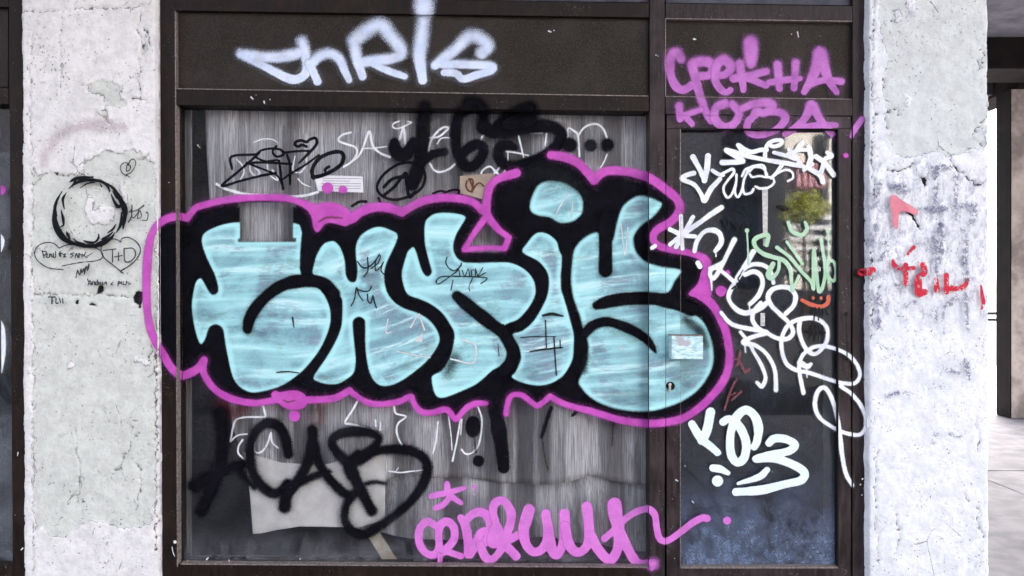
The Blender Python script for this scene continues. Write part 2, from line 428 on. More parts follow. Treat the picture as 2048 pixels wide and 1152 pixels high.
def mat_paint(name, c, c2=None, grain=.5, op=1., erode=0., rough=.5, var=14, spec=.10, halo=0., lift=.012, dens=1.):
    t = NT(name)
    d, w = t.attr('d'), t.attr('w')
    n = t.noise(300, 3, .7); wob = t.noise(45, 3, .6)
    x = t.math('DIVIDE', d, w)
    x = t.math('ADD', x, t.math('MULTIPLY', t.math('SUBTRACT', n, .5), grain * 2.2))
    x = t.math('ADD', x, t.math('DIVIDE', t.math('MULTIPLY', t.math('SUBTRACT', wob, .5), 1.8), w))
    a = t.ramp(x, .5, -.5, 0, op)
    if halo:      # fine droplets that settle round the sprayed line
        hl = t.ramp(d, 11, -2, 0, halo)
        dr = t.ramp(t.noise(260, 2, .6), .46, .66)
        a = t.math('MAXIMUM', a, t.math('MULTIPLY', hl, dr))
    if dens < 1: a = t.math('MULTIPLY', a, t.ramp(t.math('ADD', t.math('MULTIPLY', t.noise(10, 4, .6), .7), t.math('MULTIPLY', n, .3)), .38, .52, dens, 1))
    if erode:
        e = t.ramp(t.noise(48, 6, .75, dist=.6), erode - .03, erode + .03)
        a = t.math('MULTIPLY', a, e)
    v = t.noise(var, 5, .65)
    c2 = c2 or tuple(k * .72 for k in c)
    col = t.mix(t.ramp(v, .3, .7), (*c, 1), (*c2, 1))
    sp = t.ramp(t.noise(300, 3, .6), .4, .75)
    col = t.mix(t.math('MULTIPLY', sp, .35), col, tuple([min(1, k * 1.35 + lift) for k in c] + [1]))
    tr = t.n.new('ShaderNodeBsdfTransparent')
    return t.done(t.mixs(a, tr.outputs[0], t.bsdf(col, rough, spec=spec)))

def mat_fill():
    t = NT('turquoise_spray_fill')
    d, w = t.attr('d'), t.attr('w')
    n = t.noise(420, 2, .6)
    x = t.math('ADD', t.math('DIVIDE', d, w), t.math('MULTIPLY', t.math('SUBTRACT', n, .5), .6))
    a = t.ramp(x, .5, -.5)
    oi = t.n.new('ShaderNodeObjectInfo'); cx = t.n.new('ShaderNodeCombineXYZ')
    t.put(t.math('MULTIPLY_ADD', oi.outputs['Random'], .34, .03), cx.inputs[1])
    dn = t.n.new('ShaderNodeTexNoise'); t.put(t.coord(), dn.inputs['Vector']); dn.inputs['Scale'].default_value = 2.4; dn.inputs['Detail'].default_value = 2
    va = t.n.new('ShaderNodeVectorMath'); va.operation = 'MULTIPLY_ADD'; t.l.new(dn.outputs['Color'], va.inputs[0]); va.inputs[1].default_value = (.07, .07, .07); t.l.new(t.coord(), va.inputs[2])
    mp = t.n.new('ShaderNodeMapping'); t.l.new(va.outputs[0], mp.inputs[0]); t.l.new(cx.outputs[0], mp.inputs['Rotation'])
    st = t.noise(1, 3, .5, t.mapping((1.6, 1.6, 21), v=mp.outputs[0]), .1)
    st2 = t.noise(1, 5, .75, t.mapping((6, 6, 55), v=mp.outputs[0]), .1)
    bl = t.noise(4.2, 6, .62, dist=.4)
    col = t.mix(t.ramp(st, .36, .62), (.15, .32, .38, 1), (.31, .62, .65, 1))
    col = t.mix(t.math('MULTIPLY', t.ramp(st, .50, .66), t.ramp(st2, .36, .62)), col, (.62, .82, .83, 1))
    col = t.mix(t.math('MULTIPLY', t.ramp(bl, .42, .62), .45), col, (.40, .76, .76, 1))
    dk = t.math('MULTIPLY', t.ramp(bl, .50, .40), t.ramp(st2, .60, .42))
    col = t.mix(t.math('MULTIPLY', dk, .75), col, (.17, .21, .28, 1))
    # firm line of clean colour sprayed round the inside of each letter
    rim = t.ramp(t.math('ADD', d, t.math('MULTIPLY', t.math('SUBTRACT', bl, .5), 16)), -14, -4)
    col = t.mix(t.math('MULTIPLY', rim, .7), col, (.42, .78, .79, 1))
    col = t.mix(t.math('MULTIPLY', t.ramp(n, .45, .75), .30), col, (.75, .90, .92, 1))
    op = t.ramp(t.noise(3.1, 5, .7, t.mapping((1, 1, 2.4))), .36, .48, .72, 1.)
    a = t.math('MULTIPLY', a, op)
    tr = t.n.new('ShaderNodeBsdfTransparent')
    return t.done(t.mixs(a, tr.outputs[0], t.bsdf(col, .55, spec=.15)))
PM = {}
PM['fill'] = mat_fill()
PM['black'] = mat_paint('black_spray', (.0030, .0030, .0042), (.006, .0055, .009), .55, 1., spec=.03, halo=.6, lift=.006, rough=.7, dens=.94)
PM['blackm'] = mat_paint('black_marker', (.004, .004, .006), None, .2, .97, spec=.03, lift=.003)
PM['magenta'] = mat_paint('magenta_spray', (.56, .10, .46), (.40, .055, .34), .6, 1, halo=.35, dens=.82)
PM['purple'] = mat_paint('violet_spray', (.56, .20, .56), (.42, .13, .43), .55, .93, halo=.45, dens=.72)
PM['pink'] = mat_paint('pink_spray', (.66, .20, .60), (.56, .15, .52), .5, 1, halo=.2, dens=.88)
PM['whites'] = mat_paint('white_spray', (.72, .78, .92), (.56, .64, .84), .8, .97, halo=.4, dens=.8)
PM['white'] = mat_paint('white_marker', (.90, .90, .92), (.78, .80, .88), .35, 1, halo=.12, dens=.80)
PM['bluewhite'] = mat_paint('cold_white_spray', (.78, .90, .92), (.70, .84, .88), .4, 1, .31)
PM['scratch'] = mat_paint('white_scratch', (.78, .78, .80), None, .3, .92, .36)
PM['green'] = mat_paint('pale_green_marker', (.42, .66, .42), (.52, .72, .55), .3, .85)
PM['orange'] = mat_paint('orange_marker', (.70, .16, .10), None, .3, .9)
PM['rust'] = mat_paint('dull_red_marker', (.26, .08, .10), None, .4, .7)
PM['red'] = mat_paint('red_spray', (.55, .02, .04), (.42, .02, .05), .4, 1, .43)
PM['rosy'] = mat_paint('faded_rose_spray', (.75, .25, .30), (.60, .16, .22), .5, .9, .34)
PM['redsoft'] = mat_paint('dark_red_spray', (.10, .006, .010), None, .9, .45)
PM['ghost'] = mat_paint('worn_violet_grey_paint', (.12, .12, .19), (.22, .22, .30), 1.0, .85, .50)
PM['ghostl'] = mat_paint('worn_pink_haze', (.55, .36, .42), None, 1.0, .35, .42)
PM['pen'] = mat_paint('black_pen', (.010, .010, .012), None, .3, .92, .30)
PM['brown'] = mat_paint('brown_marker', (.14, .05, .03), None, .3, .9)
PM['haze'] = mat_paint('thin_black_overspray', (.006, .008, .010), None, 1.0, .72)

# ------------------------------------------------------------------ setting: ground, paving, ceiling
def struct(o): o['kind'] = 'structure'; return o
struct(boxw('ground', -150, 150, -150, 150, -.30, -.03, M['ground']))
pav = bpy.data.objects.new('pavement', None); COL.objects.link(pav); pav['kind'] = 'structure'
XS = [-7.4, -5.2, -3.0, -.8, 1.4, 3.6, 5.8, 8.0, 10.2]
YS = [-5.35, -2.6, -.05, 2.74, 5.5, 8.3, 11.0]
for i in range(len(XS) - 1):
    for j in range(len(YS) - 1):
        boxw('slab', XS[i] + .006, XS[i + 1] - .006, YS[j] + .006, YS[j + 1] - .006, -.06, 0.0 - .002 * ((i + j) % 2), M['pave'], pav, .004)
CZ = 4.05
struct(boxw('ceiling', -14, 9.5, -1.6, 6.9, CZ, CZ + 8, M['concrete']))  # ceiling plus unseen upper storeys, added in height to shade the square

# ------------------------------------------------------------------ plastered pillars: rough mesh, paint coat standing proud of the layer below
def pillar(name, x0, x1, dep, back, mat, under, dark, label, seed, rough=1.0):
    h = 2.6; ytop, ybot = -170, BASE
    nx = int((x1 - x0) / h) + 1; ny = int((ybot - ytop) / h) + 1
    U, V = np.meshgrid(np.linspace(x0, x1, nx), np.linspace(ytop, ybot, ny)); X, Y = U.ravel(), V.ravel()
    wx = X + 13 * (fbm(X / 20, Y / 20, seed + 40) - .5) + 7 * (vnoise(X / 5, Y / 5, seed + 60) - .5); wy = Y + 13 * (fbm(X / 20, Y / 20, seed + 50) - .5) + 7 * (vnoise(X / 5, Y / 5, seed + 70) - .5)
    def fld(polys):
        d = np.full(len(X), 60.)
        for p, sg in polys:
            if p.p.shape[1] == 3:
                s_ = np.full(len(X), 60.); p.field(wx, wy, s_, np.zeros(len(X)), 8, 1, None)
            else: s_ = poly_sd(p.p, wx, wy)
            d = np.minimum(d, s_) if sg > 0 else np.maximum(d, -s_)
        return d
    u = fld(under); dk = fld(dark) if dark else np.full(len(X), 60.)
    n = fbm(X / 45, Y / 45, seed) - .5; f = fbm(X / 7, Y / 7, seed + 9, 3) - .5
    y = np.full(len(X), dep) + .004 * n * rough + .0035 * f * rough
    coat = np.clip(.5 + u / 3., 0, 1); y -= .0055 * coat
    flake = np.exp(-((u - 3) / 4) ** 2) * np.clip(fbm(X / 12, Y / 12, seed + 5) - .45, 0, 1); y -= .016 * flake
    y += .012 * np.clip(.5 - dk / 4, 0, 1)
    k = (D + dep) / D
    edge = np.where(U == U.max(1, keepdims=True), 1, 0) + np.where(U == U.min(1, keepdims=True), -1, 0)
    jit = ((fbm(X / 9 + 3, Y / 34, seed + 3) - .5) * 5.0 + np.clip(fbm(X / 9, Y / 6, seed + 8) - .62, 0, 1) * 14 * -edge.ravel()) * np.abs(edge.ravel())
    # round the arrises a little
    e = np.minimum(X - x0, x1 - X); y += .006 * np.exp(-e / 2.2)
    lean = np.array([XB(1 if x0 < 700 else 800, yy) - (1 if x0 < 700 else 800) for yy in Y]) 
    V3 = np.stack([(X + jit + lean - 1024) * S * k, y, H + (576 - Y) * S * k], 1)
    idx = np.arange(nx * ny).reshape(ny, nx)
    q = np.stack([idx[1:, :-1].ravel(), idx[1:, 1:].ravel(), idx[:-1, 1:].ravel(), idx[:-1, :-1].ravel()], 1)
    # returns of the pillar (sides) running back into the building
    nb = len(V3); L, R_ = V3[idx[:, 0]].copy(), V3[idx[:, -1]].copy(); L[:, 1] = back; R_[:, 1] = back
    V3 = np.vstack([V3, L, R_]); li = nb + np.arange(ny); ri = nb + ny + np.arange(ny)
    ql = np.stack([idx[1:, 0], idx[:-1, 0], li[:-1], li[1:]], 1); qr = np.stack([idx[:-1, -1], idx[1:, -1], ri[1:], ri[:-1]], 1)
    Fc = np.vstack([q, ql, qr])
    me = bpy.data.meshes.new(name); me.from_pydata(V3.tolist(), [], Fc.tolist())
    for nm, val in (('under', u), ('dark', dk)):
        a = me.attributes.new(nm, 'FLOAT', 'POINT')
        a.data.foreach_set('value', np.concatenate([np.clip(val, -60, 60), np.full(2 * ny, 60.)]).astype(np.float32))
    me.polygons.foreach_set('use_smooth', [True] * len(me.polygons)); me.update()
    o = link(name, me, mat); tag(o, label, 'pillar')
    return o
LC = ['45,24,.7 100,22 150,20 190,15 235,18 300,10', '62,60,.5 62,300 63,600 62,900 64,1150', '66,372,.9 90,346 120,350 165,353', '63,591,.8 120,590 190,591 262,592',
      '278,30,.8 276,70 285,95 290,60', '277,120,.9 278,165 283,195 296,203', '160,173,.9 176,171 185,182 200,190 208,205 215,238', '190,225,.8 205,235 218,243 230,240',
      '168,318,1 164,335 158,352', '308,640,1.1 307,740 308,900 308,1100', '222,955,.5 235,930 262,880 278,868', '262,195,1 280,198 296,203', '265,1020,.6 276,960 270,925',
      '290,55,.7 296,80 300,92 310,88', '270,320,.8 296,312 304,326', '120,60,.4 122,120 122,190', '150,1010,.5 155,960 150,900 148,850', '300,690,1.2 295,712 290,722']
RC = ['1744,-20,.9 1745,60 1744,150 1746,230 1744,300 1746,420', '1806,-10,.9 1818,20 1828,32', '1790,40,.8 1778,45', '1750,228,1 1766,232 1772,245 1774,258', '1960,90,.9 1968,110 1962,140 1958,120',
      '1972,235,.8 1950,260 1948,275 1962,288', '1770,338,1.3 1785,342 1800,338 1830,330', '1900,320,1.3 1912,335 1922,345 1935,355 1960,372 1972,360', '1930,350,.9 1950,365 1958,375',
      '1836,352,.9 1848,358 1852,372', '1950,840,.7 1955,870 1958,905', '1925,985,1.1 1930,998 1937,1000', '1952,1012,.7 1958,1020 1952,1040 1965,1075', '1790,1020,.6 1796,1060 1792,1110',
      '1752,900,.6 1750,960 1752,1050 1754,1130', '1742,480,1 1744,540 1741,600 1743,680', '1805,190,1 1811,208 1818,214', '1762,150,.8 1772,160 1766,175', '1740,640,.8 1752,600 1762,570', '1770,228,.9 1790,222 1800,230']
left_under = [(Poly('176,171 200,163 225,165 243,176 238,192 251,204 243,215 216,214 209,196 192,188 181,181'), 1),
    (Poly('279,95 293,90 296,103 284,107'), 1), (Poly('203,225 214,222 217,238 207,240'), 1),
    (Poly('66,1010 66,372 74,352 90,347 120,351 164,352 168,326 180,316 205,309 214,302 232,306 262,301 284,309 302,327 309,345 311,600 309,690 306,1010 260,1055 180,1040 120,1075 80,1050'), 1),
    (Poly('240,372 246,369 254,402 244,404'), -1), (Poly('172,400 190,398 186,420 212,412 228,418 222,440 208,450 196,440 186,452 172,432'), -1),
    (Poly('132,728 140,726 152,728 148,736 138,734 136,741', True), -1), (Poly('262,708 280,716 300,722 297,733 282,726 268,720', True), -1), (Poly('225,1075 260,1065 250,1095 228,1100'), -1)]
left_dark = [(Poly('264,590 270,581 284,584 284,600 278,616 270,608 263,604'), 1), (Poly('189,578 197,573 203,580 196,590 188,590'), 1),
             (Poly('146,605 154,603 155,609 148,610'), 1), (Poly('174,606 188,606 190,609 176,610'), 1)] + [(Stroke(c_, .8), 1) for c_ in LC]
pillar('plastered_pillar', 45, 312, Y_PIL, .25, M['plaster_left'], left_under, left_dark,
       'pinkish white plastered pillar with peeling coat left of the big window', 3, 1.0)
right_under = [(Poly('1764,-180 1972,-180 1974,235 1962,250 1968,290 1930,300 1900,312 1860,304 1810,318 1784,290 1770,255 1778,228 1762,180 1778,120 1762,60'), 1),
    (Poly('1805,190 1816,192 1818,212 1808,214'), -1), (Poly('1788,20 1800,24 1804,38 1790,42'), -1), (Poly('1806,-10 1830,-6 1834,24 1822,32 1812,12'), -1)]
right_dark = [(Poly('1842,356 1848,360 1852,372 1846,372'), 1), (Poly('1904,321 1908,330 1922,341 1920,346 1906,332'), 1),
              (Poly('1790,402 1812,414 1838,450 1834,452 1808,420'), 1), (Poly('1876,446 1888,450 1880,456'), 1)] + [(Stroke(c_, .8), 1) for c_ in RC]
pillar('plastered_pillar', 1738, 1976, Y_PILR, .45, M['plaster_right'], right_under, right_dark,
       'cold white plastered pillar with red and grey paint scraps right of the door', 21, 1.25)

o = slabq('corner_strip', vq(312.4, 317.6, K(-60), K(BASE)), Y_TRIM, .05, M['trim'], None, .001)
tag(o, 'thin pale metal strip between left pillar and brown window frame', 'corner strip')

# ------------------------------------------------------------------ the shopfront
sf = empty('shopfront', (0, .03, 0), 'dark brown metal shopfront framing the big graffiti covered window', 'shopfront')
FR = M['frame']
slabq('stile', vq(318.6, 350, K(-60), K(BASE)), Y_FR, .10, FR, sf)
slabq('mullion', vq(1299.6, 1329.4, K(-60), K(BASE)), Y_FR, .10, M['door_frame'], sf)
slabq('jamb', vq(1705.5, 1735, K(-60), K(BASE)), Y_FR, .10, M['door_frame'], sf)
slabq('top_beam', vq(350.4, 1297.6, BT0, lambda x: BT1(x) - 1.0), Y_FR, .10, FR, sf)
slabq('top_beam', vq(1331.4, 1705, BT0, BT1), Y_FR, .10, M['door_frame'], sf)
slabq('transom_panel', vq(351.5, 1297, lambda x: BT1(x) + 1.2, lambda x: B20(x) - 1.2), Y_PAN, .05, M['panel'], sf)
slabq('transom_panel', vq(1332, 1704.5, lambda x: BT1(x) + 1.2, lambda x: B20(x) - 1.2), Y_PAN, .05, M['panel'], sf)
slabq('transom_beam', vq(350.4, 1297.6, B20, lambda x: B21(x) - 1.5), Y_FR, .10, FR, sf)
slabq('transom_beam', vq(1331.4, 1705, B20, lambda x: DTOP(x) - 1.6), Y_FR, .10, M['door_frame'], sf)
slabq('bottom_rail', vq(350.4, 1297.6, GB, K(1190)), Y_FR, .10, FR, sf)
slabq('kick_panel', vq(350.4, 1297.6, K(1190.6), K(BASE)), .02, .10, M['panel'], sf)
for a, b in ((350.4, 1297.6), (1331.4, 1705)):
    slabq('upper_panel', vq(a, b, K(-60), lambda x: BT0(x) - 1), .03, .06, M['concrete'], sf)
slabq('glazing_bead', vq(351, 360.6, B21, K(1131)), Y_BEAD, .07, FR, sf)
# bright worn edges of the glazing strips
def strip(q, y0=-.003): return slabq('edge_strip', q, y0, .035, M['bead'], sf, 0)
strip(vq(349.4, 351.2, lambda x: BT1(x), K(1134)))
strip(vq(352, 1297, lambda x: B20(x) - 1.6, lambda x: B20(x) - .1))
strip(vq(356, 1297, lambda x: GB(x) - 1.2, lambda x: GB(x) + 1.2))
strip(vq(1330.6, 1332.0, BT1, B20)); strip(vq(1332.4, 1704, lambda x: BT1(x) - .2, lambda x: BT1(x) + 1.1))
strip(vq(1332.4, 1704, lambda x: B20(x) - 1.2, lambda x: B20(x) - .2))
pane = slabq('window_pane', vq(356, 1300, lambda x: B21(x) - 4, lambda x: GB(x) + 4), Y_GL, Y_GL + .006, M['glass'], sf, 0)
# ------------------------------------------------------------------ the door
dr = empty('glazed_door', P(1518, BASE, 0), 'brown framed glass door scribbled white beside the right pillar', 'door')
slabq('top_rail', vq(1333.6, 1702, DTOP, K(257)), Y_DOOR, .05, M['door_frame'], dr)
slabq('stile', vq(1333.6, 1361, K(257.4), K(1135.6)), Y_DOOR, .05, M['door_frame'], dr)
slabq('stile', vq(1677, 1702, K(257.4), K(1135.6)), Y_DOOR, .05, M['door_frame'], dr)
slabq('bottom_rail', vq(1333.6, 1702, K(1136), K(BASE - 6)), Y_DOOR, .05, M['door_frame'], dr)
slabq('door_pane', vq(1359, 1679, K(254), K(1139)), Y_DGL, Y_DGL + .006, M['door_glass'], dr, 0)
slabq('edge_strip', vq(1360.2, 1361.6, K(258), K(1134)), .001, .033, M['bead'], dr, 0)
slabq('edge_strip', vq(1361.8, 1676, K(1133.6), K(1137)), .0005, .033, M['bead'], dr, 0)
slabq('gasket', vq(1674.4, 1677, K(257.6), K(1133)), .006, .033, M['rubber'], dr, 0)
slabq('gasket', vq(1361.8, 1674, K(257.2), K(260)), .006, .033, M['rubber'], dr, 0)
slabq('gasket', vq(1331.3, 1333.3, DTOP, K(BASE)), .05, .06, M['rubber'], dr, 0)
# shallow box handle
t = NT('handle_paint'); n1 = t.noise(1, 5, .7, t.mapping((30, 30, 90), (0, .25, 0))); n2 = t.noise(16, 5, .6)
c = t.mix(t.ramp(n1, .35, .65), (.28, .52, .55, 1), (.70, .86, .87, 1)); c = t.mix(t.ramp(n2, .52, .62), c, (.42, .40, .45, 1))
M['handle'] = t.done(t.bsdf(c, .5, t.bump(n1, .3, .001)))
hd = slabq('handle', [(1343, 671), (1406, 672), (1406, 719), (1343, 718)], -.062, -.001, M['handle'], dr, .0018)
slabq('handle_lip', [(1342, 669.5), (1407.5, 670.5), (1407.5, 672.5), (1342, 671.5)], -.064, -.002, M['bead'], hd, 0)
# lock: round rose with a pale keyhole plate
def disc(name, px, py, y, r, th, mat, parent, seg=20):
    bm = bmesh.new(); c = P(px, py, y)
    bmesh.ops.create_cone(bm, cap_ends=True, segments=seg, radius1=r, radius2=r * .9, depth=th)
    bmesh.ops.rotate(bm, verts=bm.verts, matrix=__import__('mathutils').Matrix.Rotation(math.radians(90), 3, 'X'))
    bmesh.ops.translate(bm, verts=bm.verts, vec=c)
    me = bpy.data.meshes.new(name); bm.to_mesh(me); bm.free(); return link(name, me, mat, parent)
lk = disc('lock', 1341, 772, -.004, .020, .014, M['col_dark'], dr)
disc('keyhole_plate', 1340, 769, -.0125, .0075, .004, M['chrome'], lk)
slabq('keyhole_plate', [(1337.5, 771), (1342, 771), (1342.5, 784), (1337, 784)], -.0135, -.011, M['chrome'], lk, .0008)

# ------------------------------------------------------------------ behind the window: curtain, hem, canvas, slat, dark room
room = empty('shop_interior', (0, 3, 0), 'dark empty shop room seen dimly behind the window', 'room')
boxw('back_wall', -3.6, 2.0, 3.0, 3.1, 0, CZ - .01, M['dark'], room); boxw('floor', -3.6, 2.0, .12, 2.99, .002, .02, M['dark'], room)
boxw('side_wall', 1.95, 2.05, .46, 3.2, .001, CZ - .012, M['dim_wall'], room); boxw('side_wall', -3.7, -3.61, .12, 3.2, .001, CZ - .012, M['dark'], room)
boxw('upper_wall', -3.6, 1.94, .12, .2, H + (576 - 170) * S, CZ - .02, M['dark'], room)

def cloth(name, x0, x1, top, bot, dep, mat, label, cat, folds, left=None, seed=0, step=4):
    nx = int((x1 - x0) / step); ny = 60
    U, V = np.meshgrid(np.linspace(0, 1, nx), np.linspace(0, 1, ny))
    PX = x0 + (x1 - x0) * U; tp = np.vectorize(top)(PX); bt = np.vectorize(bot)(PX); PY = tp + (bt - tp) * V
    if left is not None:
        lx = np.vectorize(left)(PY); PX = lx + (x1 - lx) * U
    ph = PX / 21 + 1.6 * np.sin(PX / 83 + seed) + .35 * np.sin(V * 3 + PX / 140)
    yy = dep + folds * ((1 - 2 * np.abs(np.sin(ph / 2)) ** .8) * (.35 + .65 * vnoise(PX / 70, V * 1.5, seed)) + .9 * np.sin(PX / 52 + seed * 2)) * (.6 + .4 * V) \
        + .006 * (fbm(PX / 60, PY / 60, seed) - .5)
    k = (D + dep) / D
    V3 = np.stack([(PX - 1024) * S * k, yy, H + (576 - PY) * S * k], -1).reshape(-1, 3)
    idx = np.arange(nx * ny).reshape(ny, nx)
    q = np.stack([idx[1:, :-1].ravel(), idx[1:, 1:].ravel(), idx[:-1, 1:].ravel(), idx[:-1, :-1].ravel()], 1)
    me = bpy.data.meshes.new(name); me.from_pydata(V3.tolist(), [], q.tolist())
    me.polygons.foreach_set('use_smooth', [True] * len(me.polygons)); me.update()
    o = link(name, me, mat); tag(o, label, cat); m = o.modifiers.new('thickness', 'SOLIDIFY'); m.thickness = .0015
    return o
interp = lambda pts: (lambda v: float(np.interp(v, [p[0] for p in pts], [p[1] for p in pts])))
cloth('curtain', 408, 1312, K(190), interp([(480, 960), (700, 962), (760, 945), (860, 955), (1000, 968), (1100, 962), (1180, 950), (1210, 962), (1312, 975)]),
      0.125, M['curtain'], 'grey brown ribbed curtain hanging behind the big window', 'curtain', .032,
      interp([(190, 408), (300, 412), (420, 422), (560, 440), (700, 450), (840, 470), (900, 486), (960, 494)]), 1)
cloth('curtain_hem', 690, 1316, K(930), interp([(690, 1050), (740, 1062), (830, 1072), (900, 1082), (1000, 1076), (1100, 1072), (1180, 1085), (1316, 1112)]),
      0.17, M['hem'], 'pale lower curtain strip behind the pink letters at the window foot', 'curtain', .024, None, 4)
cloth('canvas_sheet', 488, 770, interp([(488, 905), (560, 925), (640, 930), (700, 918), (770, 905)]), interp([(488, 1068), (506, 1067), (540, 1060), (590, 1052), (640, 1053), (712, 1056), (770, 1040)]),
      .072, M['sheet'], 'light grey canvas sheet hanging low behind the window under black letters', 'sheet', .004,
      interp([(900, 486), (925, 491), (985, 499), (1068, 505)]), 9)
cloth('side_curtain', 363, 384, K(190), K(1118), .16, M['curtain'], 'narrow grey drape at the far left edge inside the window', 'curtain', .006, None, 6, 3)
slabq('wooden_slat', [(732, 1066), (756, 1062), (796, 1124), (770, 1130)], .08, .095, M['slat'], None, .002)['label'] = 'short pale slat leaning at the foot of the window'
bpy.data.objects['wooden_slat']['category'] = 'slat'
boxw('window_board', -1.55, .62, .215, .55, .16, .20, M['dark'])
tag(bpy.data.objects['window_board'], 'dark inner window board at the foot of the big window', 'window board')

# ------------------------------------------------------------------ neighbouring shopfront at the left edge
nb = empty('neighbour_shopfront', P(20, BASE, 0), 'dark brown shopfront with greyish glass at the far left edge', 'shopfront')
slabq('stile', [(17, -60), (44.5, -60), (52, BASE), (26, BASE)], Y_FR, .10, FR, nb)
slabq('transom_beam', [(-220, 173), (16.6, 175), (17, 208), (-220, 206)], Y_FR, .10, FR, nb)
slabq('top_beam', [(-220, -60), (16, -60), (16.6, 14), (-220, 12)], Y_FR, .10, FR, nb)
slabq('transom_panel', [(-220, 13), (16.2, 15), (16.4, 174), (-220, 172)], Y_PAN, .05, M['panel'], nb)
slabq('window_pane', [(-220, 203), (22, 204), (30, BASE - 20), (-220, BASE - 20)], Y_GL, Y_GL + .006, M['side_glass'], nb, 0)
slabq('bottom_rail', [(-220, 1128), (26, 1130), (27, BASE), (-220, BASE)], Y_FR + .002, .1, FR, nb)

# ------------------------------------------------------------------ passage on the right: column, beams, railing, bushes
cl = empty('concrete_column', (5.8, 5.4, 0), 'dark sided concrete column in the passage beyond the right pillar', 'column')
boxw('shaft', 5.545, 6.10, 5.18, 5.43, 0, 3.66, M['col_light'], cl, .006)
boxw('side_face', 5.532, 5.544, 5.182, 5.428, .004, 3.655, M['col_dark'], cl)  # dark brown face; the column's shade on this side is put into its colour
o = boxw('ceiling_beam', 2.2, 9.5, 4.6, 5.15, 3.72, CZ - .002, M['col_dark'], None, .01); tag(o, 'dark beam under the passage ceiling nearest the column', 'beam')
o = boxw('edge_beam', 2.2, 9.5, 5.6, 6.0, 3.70, CZ - .003, M['concrete'], None, .01); tag(o, 'grey concrete edge beam above the bright gap behind the column', 'beam')
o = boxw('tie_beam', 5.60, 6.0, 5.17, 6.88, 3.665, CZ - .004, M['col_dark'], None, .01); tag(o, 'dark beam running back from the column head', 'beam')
rl = empty('railing', (6.6, 9.0, 0), 'dark horizontal railing across the bright gap behind the column', 'railing')
for z in (.92, 1.02): boxw('bar', 5.2, 9.5, 9.0, 9.04, z, z + .045, M['rail'], rl)
for x in (5.3, 7.2, 9.0): boxw('post', x, x + .05, 9.045, 9.09, 0, 1.06, M['rail'], rl)
def bush(name, cx, cy, rx, rz, n, label, base=0., seed=1, mat='leaf', trunk=0.):
    r = np.random.default_rng(seed); e = empty(name, (cx, cy, base), label, 'bush' if not trunk else 'tree')
    bm = bmesh.new()
    for _ in range(n):
        v = r.normal(size=3); v /= np.linalg.norm(v); rad = r.random() ** .4 * (.75 + .5 * vnoise(np.array([v[0] * 3 + 5]), np.array([v[2] * 3 + 9]), seed)[0])
        c = np.array([cx, cy, base + trunk + rz]) + v * rad * np.array([rx, rx, rz]); s_ = rx * (.05 + .06 * r.random())
        a, b = r.normal(size=3), r.normal(size=3); a /= np.linalg.norm(a); b -= a * b.dot(a); b /= np.linalg.norm(b)
        bm.faces.new([bm.verts.new(c + a * s_), bm.verts.new(c + b * s_ * .6), bm.verts.new(c - a * s_), bm.verts.new(c - b * s_ * .6)])
    me = bpy.data.meshes.new('crown'); bm.to_mesh(me); bm.free(); link('crown', me, M[mat], e)
    bm = bmesh.new(); bmesh.ops.create_cone(bm, cap_ends=True, segments=9, radius1=rx * .12, radius2=rx * .05, depth=trunk + rz)
    bmesh.ops.translate(bm, verts=bm.verts, vec=(cx, cy, base + (trunk + rz) / 2)); me = bpy.data.meshes.new('trunk'); bm.to_mesh(me); bm.free(); link('trunk', me, M['bark'], e)
    return e
bush('hedge_bush', 7.6, 11.9, .75, .40, 1500, 'yellow green bush outside low behind the railing', 0., 5)
# across the square, behind the photographer: what the door glass mirrors
fb = empty('facing_building', (14, -22, 0), 'pale sunlit building across the square mirrored in the door glass', 'building')
boxw('wall', 9.0, 30, -30, -22, 0, 9, M['pale_wall'], fb)
for k in range(7): boxw('ledge', 9.1, 30, -21.98, -21.8, 2.0 + .34 * k, 2.14 + .34 * k, M['white'], fb)
for k in range(5): boxw('awning', 9.15 + .2 * k, 9.26 + .2 * k, -21.9, -21.3, 4.7, 5.5, M['pink'], fb)
boxw('window', 9.95, 10.4, -21.97, -21.9, 1.0, 6.5, M['rail'], fb)
fg = empty('grey_building', (0, -24, 0), 'dim grey building across the square left of the pale one', 'building')
boxw('wall', -30, 8.3, -32, -24, 0, 12, M['dim_wall'], fg)
bush('square_tree', 8.5, -19.0, .7, .55, 1600, 'yellow green young tree mirrored in the door glass', 0., 8, 'leaf', 3.2)
o = boxw('added_low_wall', 3, 30, -20.3, -20, 0, 1.42, M['rail']); tag(o, 'low dark wall added to blacken the lower part of the door reflection', 'wall')  # unseen wall added to keep the lower door reflection dark
# ------------------------------------------------------------------ graffiti
def ST(block, r=5., straight=False, w=None):
    return [Stroke(l.strip(), r, straight, w) for l in block.strip().split('\n') if l.strip()]
def gtag(o, label): return tag(o, label, 'graffiti')
def clusters(items, gap):
    """group strokes that touch, so that separate marks become separate parts"""
    pts = []
    for it in items:
        p = it.p if it.p.shape[1] == 3 else np.hstack([it.p, np.zeros((len(it.p), 1))])
        q = [p]
        for t_ in (.25, .5, .75): q.append(p[:-1] + (p[1:] - p[:-1]) * t_)
        pts.append(np.vstack(q))
    par = list(range(len(items)))
    def find(i):
        while par[i] != i: i = par[i]
        return i
    for i in range(len(items)):
        for j in range(i):
            a, c = pts[i], pts[j]
            d_ = np.hypot(a[:, None, 0] - c[None, :, 0], a[:, None, 1] - c[None, :, 1]) - a[:, None, 2] - c[None, :, 2]
            if d_.min() < gap: par[find(i)] = find(j)
    out = {}
    for i, it in enumerate(items): out.setdefault(find(i), []).append(it)
    return list(out.values())
